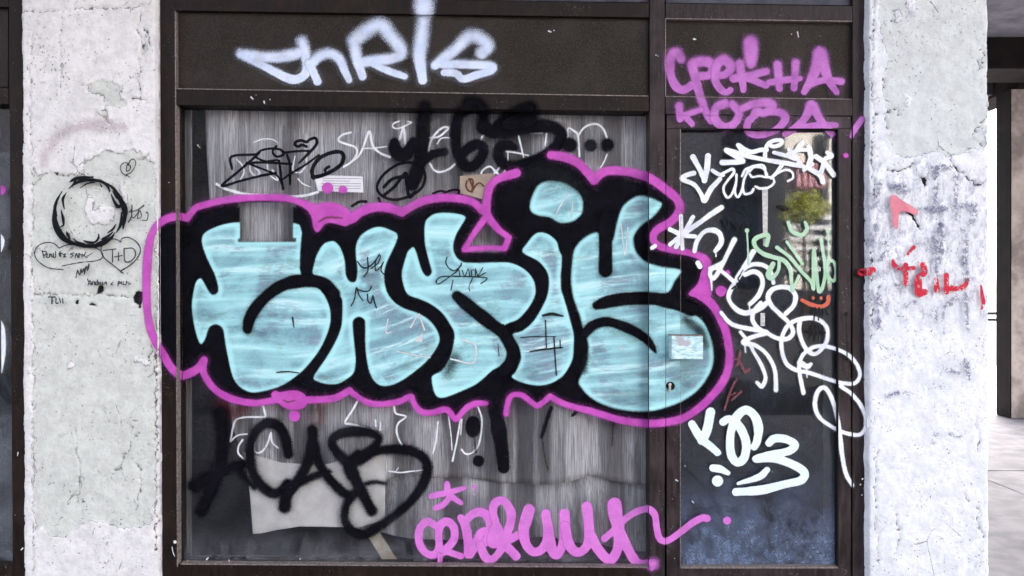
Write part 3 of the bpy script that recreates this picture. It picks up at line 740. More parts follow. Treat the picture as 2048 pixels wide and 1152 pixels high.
def glone(name, items, mat, label, part='mark', **k):
    cs = clusters(items, k.get('w', 2.) * .5 + 1)
    if len(cs) == 1: return gtag(paint(name, items, mat, **k), label)
    bb = np.array([i.bbox() for i in items])
    e = empty(name, P((bb[:, 0].min() + bb[:, 2].max()) / 2, bb[:, 3].max(), 0), label, 'graffiti')
    for c_ in cs: paint(part, c_, mat, e, **k)
    return e
def many(part, items, mat, parent, **k):
    for c_ in clusters(items, k.get('w', 2.) * .5 + 1): paint(part, c_, mat, parent, **k)
def gletters(name, block, mat, label, part='letter', names=None, extra=(), w_=None, **k):
    """a tag whose letters are told apart: one part for each letter"""
    groups = [ST(x, w=w_) for x in block.split('--')]
    if extra: groups[-1] += list(extra)
    bb = np.array([i.bbox() for gq in groups for i in gq])
    e = empty(name, P((bb[:, 0].min() + bb[:, 2].max()) / 2, bb[:, 3].max(), 0), label, 'graffiti')
    for i_, gq in enumerate(groups): paint(names[i_] if names else part, gq, mat, e, **k)
    return e

# -- notices lying against the pane, under the paint
def sheet(name, q, label, mat, th=.0012, lift=.0018):
    o = slabq(name, q, Y_GL - lift, Y_GL - lift + th, mat, None, 0); tag(o, label, 'notice'); return o
M['paper'] = simple('white_paper', (.80, .78, .80), .8, (.70, .67, .70), 12); M['ink'] = simple('grey_ink', (.30, .28, .32), .8)
M['tan'] = simple('tan_card', (.40, .32, .25), .8, (.30, .23, .18), 15)
nt = sheet('paper_notice', [(628, 350), (725, 353), (727, 385), (636, 382)], 'white printed paper notice with two magenta dots on the window', M['paper'])
for i, (a, b) in enumerate(((645, 722), (645, 700), (642, 722), (645, 722), (670, 722))):
    y = 356 + i * 5; slabq('text_line', [(a, y), (b, y + .8), (b, y + 1.9), (a, y + 1.1)], Y_GL - .0022, Y_GL - .0019, M['ink'], nt, 0)
sheet('tan_card', [(920, 352), (986, 340), (988, 400), (964, 402), (918, 385)][0:1] + [(988, 346), (986, 404), (919, 386)], 'tan card with a brown scribble stuck on the window', M['tan'])
# pale strips on the door glass that paint in reflections of a lit slit
M['glint'] = simple('painted_glint', (.70, .66, .58), .6, (.40, .40, .42), 60)
for q, lb in (([(1524, 374), (1536, 373), (1535, 470), (1526, 471)], 'long pale strip painting an upright reflection on the door glass'),
              ([(1526, 477), (1532, 477), (1532, 492), (1526, 492)], 'tiny painted reflection below the long strip on the door glass'),
              ([(1521, 626), (1530, 626), (1530, 652), (1521, 652)], 'short pale painted reflection low on the door glass between white loops')):
    o = slabq('glint_strip', q, Y_DGL - .0015, Y_DGL - .0005, M['glint'], None, 0); tag(o, lb, 'glint')

# -- early thin scratches and marker lines
gletters('scratched_letters', '''
702,265,2.2 684,270 677,281 692,288 710,294 714,306 704,323 687,334
--
687,334,2 705,322 722,305 738,263,2.4 745,290 760,306 780,314
728,297,1.6 750,296 773,293
--
798,243,1.6 789,246 785,253 796,257 822,246 815,243
799,279,2.4 807,257 811,291 816,306
--
852,275,2 876,274 892,262 897,255 884,256 866,274 859,292 857,306
874,288,1.4 884,276 905,276
860,327,2 868,340 880,344 898,338 911,327
--
1011,340,2 1002,351 991,343 980,333 966,340 963,348 973,354 988,347 1000,334
--
1135,276,2 1137,257 1148,262 1156,272 1159,313
1155,273,2 1170,254 1193,248 1208,260 1215,283 1216,300
1214,309,1.4 1208,324 1199,338
--
1037,272,1.6 1042,292 1047,314
1013,303,1.6 1030,305 1057,311
1016,303,1.4 1016,322
977,265,1.8 966,271 962,281
1060,266,1.6 1085,266
1093,267,1.6 1090,292''', PM['scratch'], 'thin white scratched capitals across the top of the window', w=1.4, h=1.3, names=['letter', 'letter', 'letter', 'letter', 'sign', 'letter', 'letter'])
glone('scratched_swoosh', ST('''
433,368,2.6 452,378 480,386 520,391 570,394 610,391 636,384
472,317,1.4 484,330 488,345 480,360
503,318,1.4 500,340 512,352 520,345 510,336
534,320,1.6 538,348 556,360 545,340
590,312,1.4 586,340 600,345 612,330 614,310
596,358,1.2 606,368 622,374
508,285,1.2 525,278 545,279 556,286'''), PM['scratch'], 'white scratched swoosh and scribble beneath the black signature', w=1.3, h=1.3)
gletters('scratched_letters', '''
503,784,2 511,767 517,763 519,772 521,786
--
524,806,2.2 529,822 531,833
531,834,1.8 505,834 486,835 472,840 466,855 461,883
461,883,1.6 475,871 494,868
485,880,1.8 477,893 477,907 488,918
509,884,1.6 510,903 522,904 534,890 542,865 544,884 556,896
--
715,803,2.2 702,825 690,845 705,849 728,855
--
751,840,1.8 752,853
761,844,1.8 761,860
--
788,813,1.8 792,827 812,833 798,845 793,858 796,875 804,890
--
876,844,1.8 872,880 866,907
897,832,1.2 902,870 904,900
921,838,1.8 914,880 905,922
924,838,1.2 921,870
--
955,812,1.8 963,834 963,860 957,890 945,905 932,908 923,899
--
777,942,1.4 800,945 820,943 846,940
790,945,1 797,935''', PM['scratch'], 'thin white scratched letters along the lower half of the window', w=1.4, h=1.3, names=['letter', 'letter', 'letter', 'quote_mark', 'letter', 'letter', 'letter', 'line'])

# -- soft black spray number at the top
wf6 = lambda x, y: np.clip(19 - (y - 200) * .22, 6, 17)
gletters('black_number_tag', '''
849,214,12 849,232,15 848,250 845,283,14 841,317,13 833,345,14 825,368,13
789,286,10 790,298,13 801,311 815,305 828,285,11
845,322,10 866,308,9 889,304
--
936,206,12 955,206 966,222 967,247 972,255
938,212,14 918,231,11 911,262 913,297 926,327 944,333 961,316 967,297 954,289 936,297 922,312,10
--
966,254,13 988,264 1001,247 1027,231,14 1060,216,14
1011,264,12 1032,256,14 1070,252 1104,253,13 1121,266,12 1120,282 1106,298,11 1078,316 1042,330 1014,331 997,315 999,296 1014,290 1030,295,7
--
1139,290,15
--
1181,291,13
--
1214,290,14''', PM['black'], 'fuzzy black spray number with three dots at the top of the window', wf=wf6, h=2.2, extra=[Poly('1005,238 1066,214 1072,250 1012,262')], names=['digit', 'digit', 'digit', 'dot', 'dot', 'dot'])
glone('black_signature', ST('''
464,338,2.6 463,313 510,309 517,307 480,340 443,372 480,362 520,352 552,346
493,326,2.4 530,325 583,328
493,326,2 530,340 555,352 567,376
510,313,2.4 522,301 545,297 562,300 567,309 553,313 545,303 553,292
510,314,2 530,322 555,320
558,322,2.6 562,350 566,378
574,310,2.4 580,330 580,368
570,305,2.4 600,302 620,302
638,310,2.2 610,330 585,345 567,357
613,293,3 604,290 596,293 590,289 593,283 603,281 613,284 618,280 630,276 634,283 630,293 613,311 598,326,2
627,356,4 624,340 637,318 660,306 680,304 687,313 682,329 662,343 640,352 625,354
650,341,3 652,337 658,333'''), PM['blackm'], 'black marker signature with a small heart at the upper left of the window', w=1.4, h=1.4)
glone('circled_letter', ST('''
826,325,2.8 805,326 783,336 763,354 754,374 760,388 775,397 795,399 822,391 842,377 850,358 848,342 838,330
768,374,3.4 783,359 800,354 816,355
769,390,3.2 790,372 811,346 813,365 819,394 830,384
866,387,2.2 880,382 892,384
888,386,2.4 905,380 918,381 916,390
757,396,2.6 764,412
704,412,3 718,404 732,403
788,410,2 790,416'''), PM['blackm'], 'black circled letter drawn with marker left of the tan card', w=1.4, h=1.4)
glone('brown_scribble', ST('''
934,362,1.8 932,372 938,382 946,380 942,365 938,358 946,362 944,384
944,384,1.6 952,370 960,366 967,372'''), PM['brown'], 'small brown scribble on the tan card', w=1.2, h=1.3)
glone('red_smear', ST('446,812,13 462,826,14 486,818,12\n637,806,7 640,830 637,850', w=22), PM['redsoft'], 'dark red spray smear under the magenta outline at lower left', h=3)

# -- the big piece
big = empty('bubble_graffiti', P(860, 800, .03), 'huge turquoise bubble letter graffiti with thick black and magenta outlines', 'graffiti')
tri = Poly('968,444 974,444 1010,474 1003,494 934,495', True)
hole1 = Poly('476,405 592,405 592,414 586,414 586,476 592,476 592,484 476,484 476,477 480,477 480,414 476,414', True)
black = Poly('''317,470 332,446 355,438 380,438 388,426 402,414 436,406 478,401 514,398 566,398 600,406 617,415 622,432 628,457 635,463 650,448 668,446
 690,451 706,445 735,425 767,421 805,430 845,407 880,398 930,402 956,417 965,434 946,466 924,500 970,504 1012,503 1022,476 990,452 976,428 974,400 984,372 1004,358
 1034,342 1062,324 1090,316 1125,320 1154,330 1174,350 1188,368 1206,352 1240,349 1290,358 1336,388 1351,405 1350,425 1318,452 1304,475 1310,490 1347,503 1399,515
 1408,530 1402,560 1382,588 1412,602 1443,645 1456,690 1455,735 1440,765 1400,812 1340,843 1260,838 1141,810 1100,795 1074,808 1045,790 1024,793 1014,808 1000,840
 985,826 972,806 952,806 933,816 912,838 889,820 850,823 834,816 819,795 767,806 720,797 699,783 673,795 616,800 540,800 488,803 457,794 415,761 407,722 376,745 361,749 342,733 317,697''')
paint('black_outline', [black] + ST('''986,790,14 996,850,15 1004,900,14 1007,935,13''', w=4), PM['black'], big, w=6, h=2.6, holes=(hole1, tri))
many('drip', ST('''946,846,14 946,858,15 946,868,8
948,872,1.6 950,890 952,906,2
957,922,12
1102,816,4 1092,845 1083,874,3
1084,872,1.2 1089,910 1096,942
1160,812,5 1148,828,3.5 1143,832,2
1222,834,7 1227,850,3
1226,852,1.4 1225,870 1224,890''', w=4), PM['black'], big, w=4, h=2.6)
cells = ['''405,474 412,464 430,455 452,448 478,445 540,447 599,450 600,505 603,553 640,580 657,609 661,637 655,665 639,699 613,733 587,756 561,772 527,782 501,784 478,772 465,751
 457,717 451,686 447,660 438,650 427,649 417,657 410,678 402,688 395,675 388,647 384,614 387,586 392,565 401,557 409,568 418,584 427,590 437,581 431,552 415,518 405,490''',
 '''626,547 627,534 634,510 647,489 660,483 670,484 681,497 689,521 691,547 696,560 704,565 713,560 715,536 712,510 713,489 722,471 741,458 761,454 782,461 795,470 790,489 780,510 771,531
 768,554 773,583 788,604 808,617 834,626 855,638 871,656 879,678 871,699 855,720 829,743 798,764 772,772 754,767 742,751 735,725 731,691 731,652 729,639 718,633 708,638 705,649 708,686 711,717
 708,743 696,756 676,767 655,768 636,763 627,756 634,743 652,717 670,686 682,657 685,631 685,602 680,592 670,575 652,560 634,552''',
 '''850,484 850,448 858,435 873,427 899,426 920,429 931,435 923,450 912,469 906,492 910,510 923,523 944,526 998,525 1024,527 1050,540 1066,559 1071,579 1068,596 1055,618 1035,639 1014,647
 1002,660 1006,683 1015,701 1014,717 1006,730 985,740 954,767 920,783 892,794 876,794 868,782 864,761 866,751 884,741 899,717 907,691 909,666 899,646 884,625 860,607 834,596 815,588 806,565
 804,547 806,536 814,508 821,498 829,497 840,531 847,547 856,553 864,544 860,528 854,505''',
 '''1045,504 1055,486 1068,470 1081,465 1097,469 1113,483 1118,501 1123,512 1123,530 1121,553 1122,579 1126,592 1134,618 1141,644 1147,668 1147,691 1145,717 1137,735 1126,751 1107,764 1087,770
 1066,770 1042,764 1024,754 1032,743 1041,722 1042,709 1037,694 1024,670 1045,662 1066,644 1081,621 1093,597 1098,574 1097,551 1089,535 1074,520''',
 '''1062,402 1062,421 1076,430 1100,434 1115,443 1128,445 1147,441 1162,428 1165,408 1160,389 1144,374 1123,364 1097,362 1076,372''',
 '''1196,466 1180,470 1167,478 1157,488 1149,501 1145,527 1143,560 1147,592 1154,613 1162,636 1168,660 1177,685 1177,701 1173,727 1165,748 1158,764 1165,777 1180,793 1206,808 1245,819 1297,822
 1336,813 1367,800 1394,781 1414,755 1425,729 1426,703 1420,675 1407,646 1386,628 1360,617 1331,610 1331,588 1340,580 1350,560 1357,551 1360,540 1326,535 1297,527 1282,517 1270,501 1266,480
 1270,465 1284,449 1302,436 1315,423 1323,408 1315,402 1297,395 1279,392 1261,400 1245,415 1236,441 1231,462 1226,480 1212,484''']
for i, c in enumerate(cells):
    w_ = 7 if i in (5, 4) else 4.5
    paint('turquoise_fill', [Poly(c, w=w_)], PM['fill'], big, w=w_, h=2.6, holes=(hole1,))
many('inner_line', ST('''495,658,10 499,638,12 514,612 538,588 564,571,13 592,563 624,562 650,568 668,588,13
914,592,11 930,606,13 960,630 985,650 1005,664 1018,684 1026,702,14 1022,724,13 1008,742
1211,440,14 1211,500,13 1211,541,13
1193,611,9 1215,604,13 1250,598,14 1300,597,13 1345,604,14 1384,619,13
1170,667,10 1183,653,11 1201,645,10 1219,644 1245,652 1271,664 1292,678,9 1304,692,7 1311,704,3'''), PM['black'], big, w=5, h=2.4)
many('overspray', ST('''1046,352,16 1084,344,18 1128,352,16 1166,380,12
895,745,8 908,715,8''', w=26), PM['haze'], big, w=26, h=3.2)
many('overspray', ST('''1172,712,7 1166,740,8
1372,640,8 1400,662,9 1412,690,7''', w=16), PM['haze'], big, w=16, h=3)
# white scratch lines over the fill
many('scratch_line', ST('''923,679,1.6 946,687 952,697 946,726 902,718
821,655,1.6 837,629 842,640 849,660
793,703,1.4 845,713 860,715
776,638,1.4 772,665 782,664
1242,448,1.2 1250,510 1256,455
1112,428,1.2 1126,403 1140,388
1142,440,1.2 1146,405''') + [Poly('828,684 845,665 845,684', True), Poly('1236,699 1245,694 1246,700', True)], PM['scratch'], big, w=1.2, h=1.3)
mag = ST('''299,650,8 303,665 311,683 327,710 342,735 361,750 376,748 395,737 408,720
408,720,7 406,741 415,761 431,780 457,795 488,804 514,806 540,802 560,800 590,802 616,800 647,799 673,795 699,781
699,781,6 720,797 741,807 767,808 798,803 821,793 826,803 834,816 847,825 866,825 889,819 899,824 910,838 918,833 933,816 952,807 972,807,5
1012,828,5.5 1014,813 1019,796 1029,789 1045,791 1061,803 1074,811 1087,804 1100,793
1100,793,6 1118,803 1141,812 1180,822,7 1206,830 1245,841 1297,847,8 1336,844 1367,836 1396,818 1422,794 1443,768 1455,742 1459,716,8 1457,690 1452,664 1443,641 1430,617 1414,599,9 1404,592
299,650,8 294,614 293,549 299,484 311,455 332,438 355,433 374,436
374,436,7 384,424 395,414 436,403 478,397 514,395 566,396 600,404 624,416,9
690,440,10 704,436,10 720,424,9 745,415 775,415 804,424
804,424,8 825,412 850,401 880,396 915,397 945,404 968,424
1033,346,9 998,357,8 981,372 974,397 973,420 978,436 998,460,6.5 1018,475,6
1018,475,6 1009,497
1009,497,5.5 972,496 929,499
929,499,5.5 946,470 969,438,7
1102,310,9 1128,314 1154,325 1173,342 1188,360
1188,360,10 1203,346,9 1222,341 1258,344 1290,352 1297,355 1315,366,9 1336,382 1353,397 1360,412,9 1356,428 1341,444,8 1318,457 1308,468 1308,483,7 1321,493 1347,500 1373,504 1399,512 1412,523,9 1414,540,9''')
paint('magenta_border', mag + [Poly('600,399 626,409 647,405 668,405 688,413 702,425 700,446 690,452 665,446 650,448 636,464 627,456 622,432', w=4),
   Poly('1404,540 1423,530 1424,560 1423,590 1412,604 1388,594 1377,587 1396,566', w=3),
   Poly('543,787 551,781 560,784 580,781 598,782 613,793 612,813 592,820 572,817 556,806 545,797', w=3)],
   PM['magenta'], big, w=5, h=2.4)
for s_ in ('589,832,11', '655,376,11', '686,379,8', '1442,582,11', '1455,545,5', '1692,311,5', '618,835,2'):
    paint('dot', ST(s_, w=3), PM['magenta'], big, w=3, h=2)
many('fold_line', ST('637,444,1.5 655,435,2.2 685,436,1.5\n566,800,1.2 576,804,1.8 590,801,1.2'), PM['rust'], big, w=3, h=1.6)

# -- pen notes over the turquoise
glone('pen_words', ST('''715,523,1.4 724,534 735,535 748,525 759,508
735,515,1.4 736,540 728,553
742,537,1.2 756,526 761,511 752,520 751,541 760,535 767,524 762,540 769,550
702,612,1.3 709,598 713,575 718,590 726,601
712,577,1.3 725,582 737,582 743,573
735,588,1.3 736,602 742,606 746,591 749,605 753,616'''), PM['pen'], 'two short black handwritten words on the second turquoise letter', w=1.1, h=1.1)
glone('pen_signature', ST('''894,514,1.2 892,526 899,537 909,541 920,533 923,526
923,530,1.1 910,545 890,560 876,568 873,561 886,553 930,553 970,555 972,560 962,567
912,545,1 918,540 920,552
924,540,1 930,553 936,538 940,553
944,552,1 943,541 950,541 951,553
953,545,1 951,537 956,553
966,535,1 957,552 972,545
945,556,1 938,574 940,582
906,560,1 902,580'''), PM['pen'], 'looping black pen signature on the third turquoise letter', w=1, h=1.1)
glone('hatch_marks', ST('''1091,640,1.3 1092,670 1093,698
1108,675,1.5 1110,710 1113,750
1120,680,1.2 1121,697
1086,631,2.4 1104,628,3.2 1126,632,1.6
1060,703,1.4 1085,699,2 1125,695,1.4
996,688,1 998,712
1042,675,1 1070,673 1112,673
1000,655,1 1008,648
553,745,1.2 575,743 598,746
585,635,2 588,655,1'''), PM['pen'], 'dark drip and hatch marks over the turquoise letters', w=1.4, h=1.3)

# -- white chrome-like tag on the upper panel
wfc = lambda x, y: np.clip(24 - (y - 50) * .22, 3.0, 20)
gletters('white_spray_tag', '''481,108,9 510,113,10 543,115 580,111 602,104
490,114,8 520,128,8 552,145 585,159,9 608,151 614,132 611,110,10 604,84,9
--
618,127,9 627,145,8 635,163,8
620,132,9 637,114,9 659,107 679,119,9 690,143,8 698,160,7
--
708,84,10 714,118,10 725,153,8
708,82,11 733,62,12 760,50,12 783,74,12 803,104,11 785,117,10 752,121,10 720,125
747,129,6 783,144,7 809,153,6.5
--
849,-6,16 848,18,16 847,38,10 843,78,12 839,112,12 843,145,10 845,160,9
--
964,106,12 975,90,11 943,72,11 912,98,10 880,124,10 870,131,9
885,128,9 930,129,8 980,132,8 982,141,8 953,150,7.5 926,158,7 912,147,7 888,145,7''', PM['whites'], 'blurred white spray tag on the brown panel above the window', wf=wfc, h=2.2)

# -- violet tag over the door head
wfp = lambda x, y: np.where(y < 190, np.clip(13 - (y - 95) * .13, 2.5, 13), np.clip(9 - (y - 205) * .16, 2, 8))
gletters('violet_spray_tag', '''1362,118,9 1354,106,10 1342,114,10 1340,143,9 1350,170 1366,180,8 1384,170,8
--
1384,130,10 1393,165,9 1403,200,8 1414,228 1422,242,7
1388,126,10 1410,123 1426,132,9 1420,149,8 1397,153
--
1430,150,8 1450,149 1462,134,9 1448,120,10 1434,130 1430,158,8 1440,177 1452,185,6 1461,180
--
1480,128,10 1484,157,8 1487,180,6
1467,157,9 1503,150,8 1533,143,7
1490,155,7 1513,163,7 1533,171,6
--
1502,86,15 1502,108,14 1502,128,10
--
1555,130,9 1559,177,7
1538,165,6 1570,160,7 1600,157,6
1592,126,8 1588,176,7
--
1640,108,14 1634,132,12 1622,160,9 1608,184,6
1642,112,13 1650,140,11 1660,165,8 1673,184,6
1620,168,7 1650,160,7 1683,163,7
--
1358,212,8 1360,238,7
1360,234,7 1402,219,6
1368,230,7 1384,248,6
--
1450,207,9 1432,216 1430,238 1448,254,8 1468,248 1478,226 1464,208
--
1483,218,7 1507,208,9 1538,206,10 1546,214,8 1528,226 1512,223 1503,240,6
1535,222,8 1562,226,8 1570,240 1550,261,7 1517,270 1496,263 1497,242 1513,229
--
1622,211,11 1610,236,8 1590,256,7 1570,268,6
1626,213,10 1641,240,8 1664,268,7
1598,255,6 1640,250,7 1672,250,6
--
1724,239,6 1712,255,6 1703,273,4''', PM['purple'], 'violet spray writing in two rows across the panel above the door', wf=wfp, h=2.2, names=['letter', 'letter', 'letter', 'letter', 'accent', 'letter', 'letter', 'letter', 'letter', 'letter', 'letter', 'comma'])

# -- black four letter tag lower left
wfa = lambda x, y: np.where((x < 470) & (y < 900), 18., np.where(x < 520, 10., 8.))
gletters('black_letter_tag', '''440,828,15 444,868,14 441,920,13 424,972,12 402,1022,12
389,971,13 420,953,10 457,940,9 486,928,8
470,930,7 488,953,7 508,975,6
--
577,908,11 572,880,11 559,854,11 538,846 517,857 504,880,10 500,908 505,942,11 520,968 543,986,11 560,983,10 574,966,9
--
569,1014,13 575,986,13 595,963,11 613,930,11 624,891,12 625,860,11
576,972,10 600,964,9 632,951,8 657,944,7
628,886,11 637,922,10 656,954,10 684,983,10 698,991,9
--
700,930,13 674,905,11 664,884,10 677,869,10 705,863,11 736,864,10 757,875,9 750,892,9 726,911,10 703,930,11
718,922,10 752,903,9 786,899,10 822,902,11 847,916,11 855,938,11 845,970,11 821,1003,10 785,1034,9 748,1060,10 724,1070,9 702,1060,9 690,1038,9 692,1012,9 704,993 718,977,10
700,935,12 715,967,12 731,998,11 744,1022,12
731,968,5 750,964,4.5 770,967,4
716,910,11 700,930,14 706,950,14''', PM['black'], 'black four letter spray tag at the lower left of the window', wf=wfa, h=2.4)

# -- pink script at the bottom
gletters('pink_script', '''872,1052,8 855,1043,8 840,1057 838,1082 848,1103 866,1110 878,1097 877,1066,7.5 882,1049,8 895,1043 907,1054 909,1075 898,1092 880,1108 893,1104,7 922,1112,7
--
922,1036,7 931,1053,9 937,1086,10 936,1108,9
940,1108,9 953,1086,9 960,1068,8 969,1062,8
931,1042,8 949,1026,9 968,1026,9 979,1042,9 981,1066,10 970,1086,8
--
960,1090,8 971,1114,9 984,1119,8 1000,1102 1010,1076,10 1020,1049,9 1022,1026,9 1012,1005,8 1000,1001 988,1010,8 987,1031,8 998,1062,9 1010,1088,10 1032,1112,9
990,1060,12 985,1085,11 1005,1082,10
1022,1078,8 1047,1064,8
--
1058,1020,12 1052,1040,12 1047,1062,11 1052,1088,10 1065,1103,9 1080,1101,9 1093,1086,10 1097,1064,11 1093,1040,10 1092,1028,10
1097,1066,11 1103,1097,10 1113,1110,9 1124,1092,9 1130,1053,10 1129,1028,10
--
1130,1053,10 1137,1086,10 1150,1103,9 1166,1101,9 1178,1079,10 1177,1042,10 1174,1014,11
1180,1070,11 1198,1101,10 1218,1120,10 1231,1108,10 1238,1082,11 1236,1053,13 1231,1030,13 1229,1009,13
1238,1062,11 1251,1088,10 1266,1116,10 1278,1126,8 1297,1126,7
1209,1077,7 1229,1060,7 1246,1042,7 1266,1027,7 1286,1019,7 1300,1019,7 1310,1031 1313,1053 1318,1074 1327,1082 1340,1079 1364,1062 1386,1045 1404,1036 1414,1037
--
1454,1041,8
--
1304,1136,5
877,1108,3 878,1128,2
883,1108,2 883,1126,1.5
--
894,968,6 898,988,7 922,1006,5
863,992,6 896,985,6 930,976,4
901,992,6 888,1008,6 872,1016,6
--
949,974,4
949,978,1 949,988,1''', PM['pink'], 'bright pink spray script with a star along the foot of the window', w=2.6, h=2.2, extra=ST('1306,1128,9', w=22), names=['letter', 'letter', 'letter', 'letter', 'letter', 'dot', 'splatter', 'star', 'dot'])

# -- door: white marker tags
gletters('white_arrow_tag', '''1386,314,5.5 1398,336 1409,358
1416,312,5.5 1414,336 1409,361
1388,346,4.5 1374,350 1364,358 1388,369 1402,388 1409,401,5.5 1421,379,5 1440,358
1425,341,4 1436,348 1446,350
--
1440,350,3 1455,342 1465,338 1468,345 1458,358,2.4 1448,372 1448,385 1455,395 1464,388 1472,365 1473,349
1472,365,2.4 1470,385 1476,394 1484,380 1488,360
1484,352,2.4 1490,340 1497,338 1488,360 1486,376 1490,388 1503,385 1507,378
1497,336,2.4 1508,332 1527,331 1532,350
1499,348,2.2 1505,354 1520,352 1534,354 1528,338 1510,334 1500,342
--
1561,331,2.2 1552,344 1542,357 1556,346 1572,340 1584,344 1586,356 1576,362
1532,354,2.4 1545,356 1548,366 1535,376 1520,377 1511,373
1566,331,2 1556,344''', PM['white'], 'white marker arrow and looping word at the upper left of the door glass', w=1.6, h=1.6, names=['arrow', 'word', 'letter'])
glone('white_angular_tag', ST('''1444,325,5 1486,323,4.5 1470,312 1452,300 1483,308 1496,310
1478,291,4.5 1490,299 1505,304 1520,300 1533,300
1486,306,4 1476,290
1530,318,4 1531,300 1536,288 1548,281 1563,281 1562,288 1550,293 1542,292
1548,305,4 1574,312 1590,318
1486,310,4.5 1527,319 1569,326 1602,332
1606,284,4.5 1598,292 1594,301
1578,299,4 1590,312 1603,330 1612,336
1576,308,4 1600,300 1618,300
1618,295,5 1622,315 1618,335 1640,350 1646,364
1608,340,4 1625,328
1632,313,5 1650,326 1660,340 1668,350
1655,305,4.5 1664,312 1650,318 1646,333 1640,350'''), PM['white'], 'dense white angular marker tag near the top right of the door glass', w=1.6, h=1.6)
gletters('white_star_tag', '''1362,432,4 1363,470 1365,497
1443,415,5 1420,430 1398,446 1372,464 1340,489,4
1386,434,4.5 1376,452 1366,470 1352,494
1340,459,4.5 1366,470 1390,473
1310,492,4 1304,496
--
1389,502,4.5 1394,482 1408,464 1424,460,5.5 1438,466 1443,482 1437,494 1430,502,4
1431,500,1.4 1432,513
1400,533,5 1396,526''', PM['white'], 'white spray star and open loop beside the magenta outline on the door', w=2, h=1.8, names=['star', 'loop'])
glone('white_loop_script', ST('''1469,479,5.2 1458,502,4.3 1440,538 1428,556 1421,552,3.9 1421,541 1432,536 1448,546 1466,562
1420,537,3.9 1440,528 1450,520
1422,555,2.6 1424,580,1.3
1507,503,5.2 1490,532,4.7 1470,565 1459,585 1458,600,3.9 1472,618,5.2 1490,626 1508,622 1524,614 1533,606
1459,595,2.6 1462,610,1.2
1474,556,4.3 1485,540 1505,529 1528,531 1542,544 1547,566,3.9
1490,549,4.7 1508,543 1522,552 1525,570 1516,592 1500,608,4.3
1499,606,1.7 1499,620,1.1
1522,606,4.3 1508,622,4.3 1505,640 1516,656 1534,666 1556,677,4.3 1576,677 1586,664 1578,646 1560,628 1542,610 1536,594,4.7 1544,580 1562,574 1580,577 1591,592 1587,611 1572,627
1600,640,4.3 1598,660 1605,685 1616,702 1630,708,3.9 1645,696 1655,676 1652,652 1630,637,4.3 1598,639 1576,651 1564,675,4.3 1564,702 1573,727 1592,740,3.9 1620,746 1652,757 1684,766 1710,766 1720,749,3.9 1712,726 1692,707 1666,696 1638,692 1614,702 1600,721 1599,745 1607,786,4.3
1600,726,6.0 1614,733,5.2 1622,728,3.4
1681,772,3.9 1704,789 1724,815 1733,846 1722,868 1698,868 1668,856 1640,836 1630,812,4.3 1634,786 1647,775 1660,789 1671,820 1679,861 1684,908 1692,947 1705,971,3.4
1442,625,3.4 1463,648,4.3 1500,658 1534,665 1505,674 1487,684,5.2 1498,690,3.4
1481,664,3.4 1498,686 1508,705 1522,729,3.9 1531,755 1524,773 1514,765,3.4
1488,684,4.3 1515,693,3.9 1537,713 1550,742 1552,780,4.3
1490,690,1.7 1491,705,1.1
1613,740,1.7 1614,755,1.1'''), PM['white'], 'long white looping spray script running down the right of the door', w=3, h=1.9)
gletters('cold_white_tag', '''1384,848,8 1402,877,9 1418,890,8 1435,905,7
1421,824,9 1414,860,9 1404,880,10
--
1446,844,8 1458,838,8 1478,852,9 1492,884,9 1489,914,9 1475,925,8 1462,908,8.5 1461,870,8 1472,836,9 1491,820,9 1509,832,9 1517,856,9 1514,882,8 1508,894,7
--
1538,886,7 1550,877,8 1574,879,8 1590,890,8 1578,902,8 1545,909,8 1512,918,8 1548,917,8 1583,928,8 1608,944,8 1603,960,8 1572,968,8 1522,980,9 1472,984,8
--
1534,940,6 1518,954,7 1476,967,3
--
1426,936,8 1440,938,8 1456,946,5
--
1435,962,11''', PM['bluewhite'], 'bold cold white brushed tag low on the door glass', w=2, h=1.9, names=['letter', 'letter', 'letter', 'tick', 'dash', 'dot'])
gletters('pale_green_tag', '''1494,461,4.5
1494,464,1.8 1496,500 1497,530
--
1533,490,4.5 1536,471,4.5 1522,472 1509,480 1511,494 1526,507 1545,514 1566,520 1580,537 1583,562,3.5 1585,581
1585,581,3 1598,552
1559,518,3.5 1556,542 1543,556,5 1536,549 1546,528
--
1554,495,3.5 1580,515 1605,545 1622,563 1627,578
1627,578,3.5 1628,500 1638,583,3.5 1651,545 1642,479
1574,484,3 1590,506 1605,528
--
1577,445,4 1584,462 1603,470 1614,458 1610,444,3
--
1656,463,4
1656,466,1.6 1658,518
1656,520,3 1655,548 1668,562 1672,540 1666,522 1655,530 1658,566''', PM['green'], 'pale green marker letters across the right half of the door glass', w=1.8, h=1.7, names=['drip', 'letter', 'letter', 'loop', 'drip'])
gletters('orange_smile', '''1604,600,4 1622,609 1642,613 1655,606 1657,594
--
1626,596,3.4
--
1642,596,3.4''', PM['orange'], 'small orange smile with two dots on the door glass', w=1.6, h=1.6, names=['mouth', 'eye', 'eye'])
glone('blue_stick_marks', ST('''1630,615,1.6 1628,640
1638,615,1.6 1637,640
1650,618,1.6 1655,630
1610,664,1.4 1640,668 1650,665 1620,662
1628,652,1.4 1626,682
1637,652,1.4 1636,684
1560,412,3 1575,418
1446,440,2.2 1456,457 1460,440 1470,450 1475,458 1480,446
1490,448,1.6 1484,456 1500,452
1464,428,1.6 1478,420 1490,430
1692,628,4.5
1692,632,1.2 1694,680 1694,720'''), PM['pen'], 'dark pen strokes and stick marks scattered on the door', w=1.6, h=1.5)
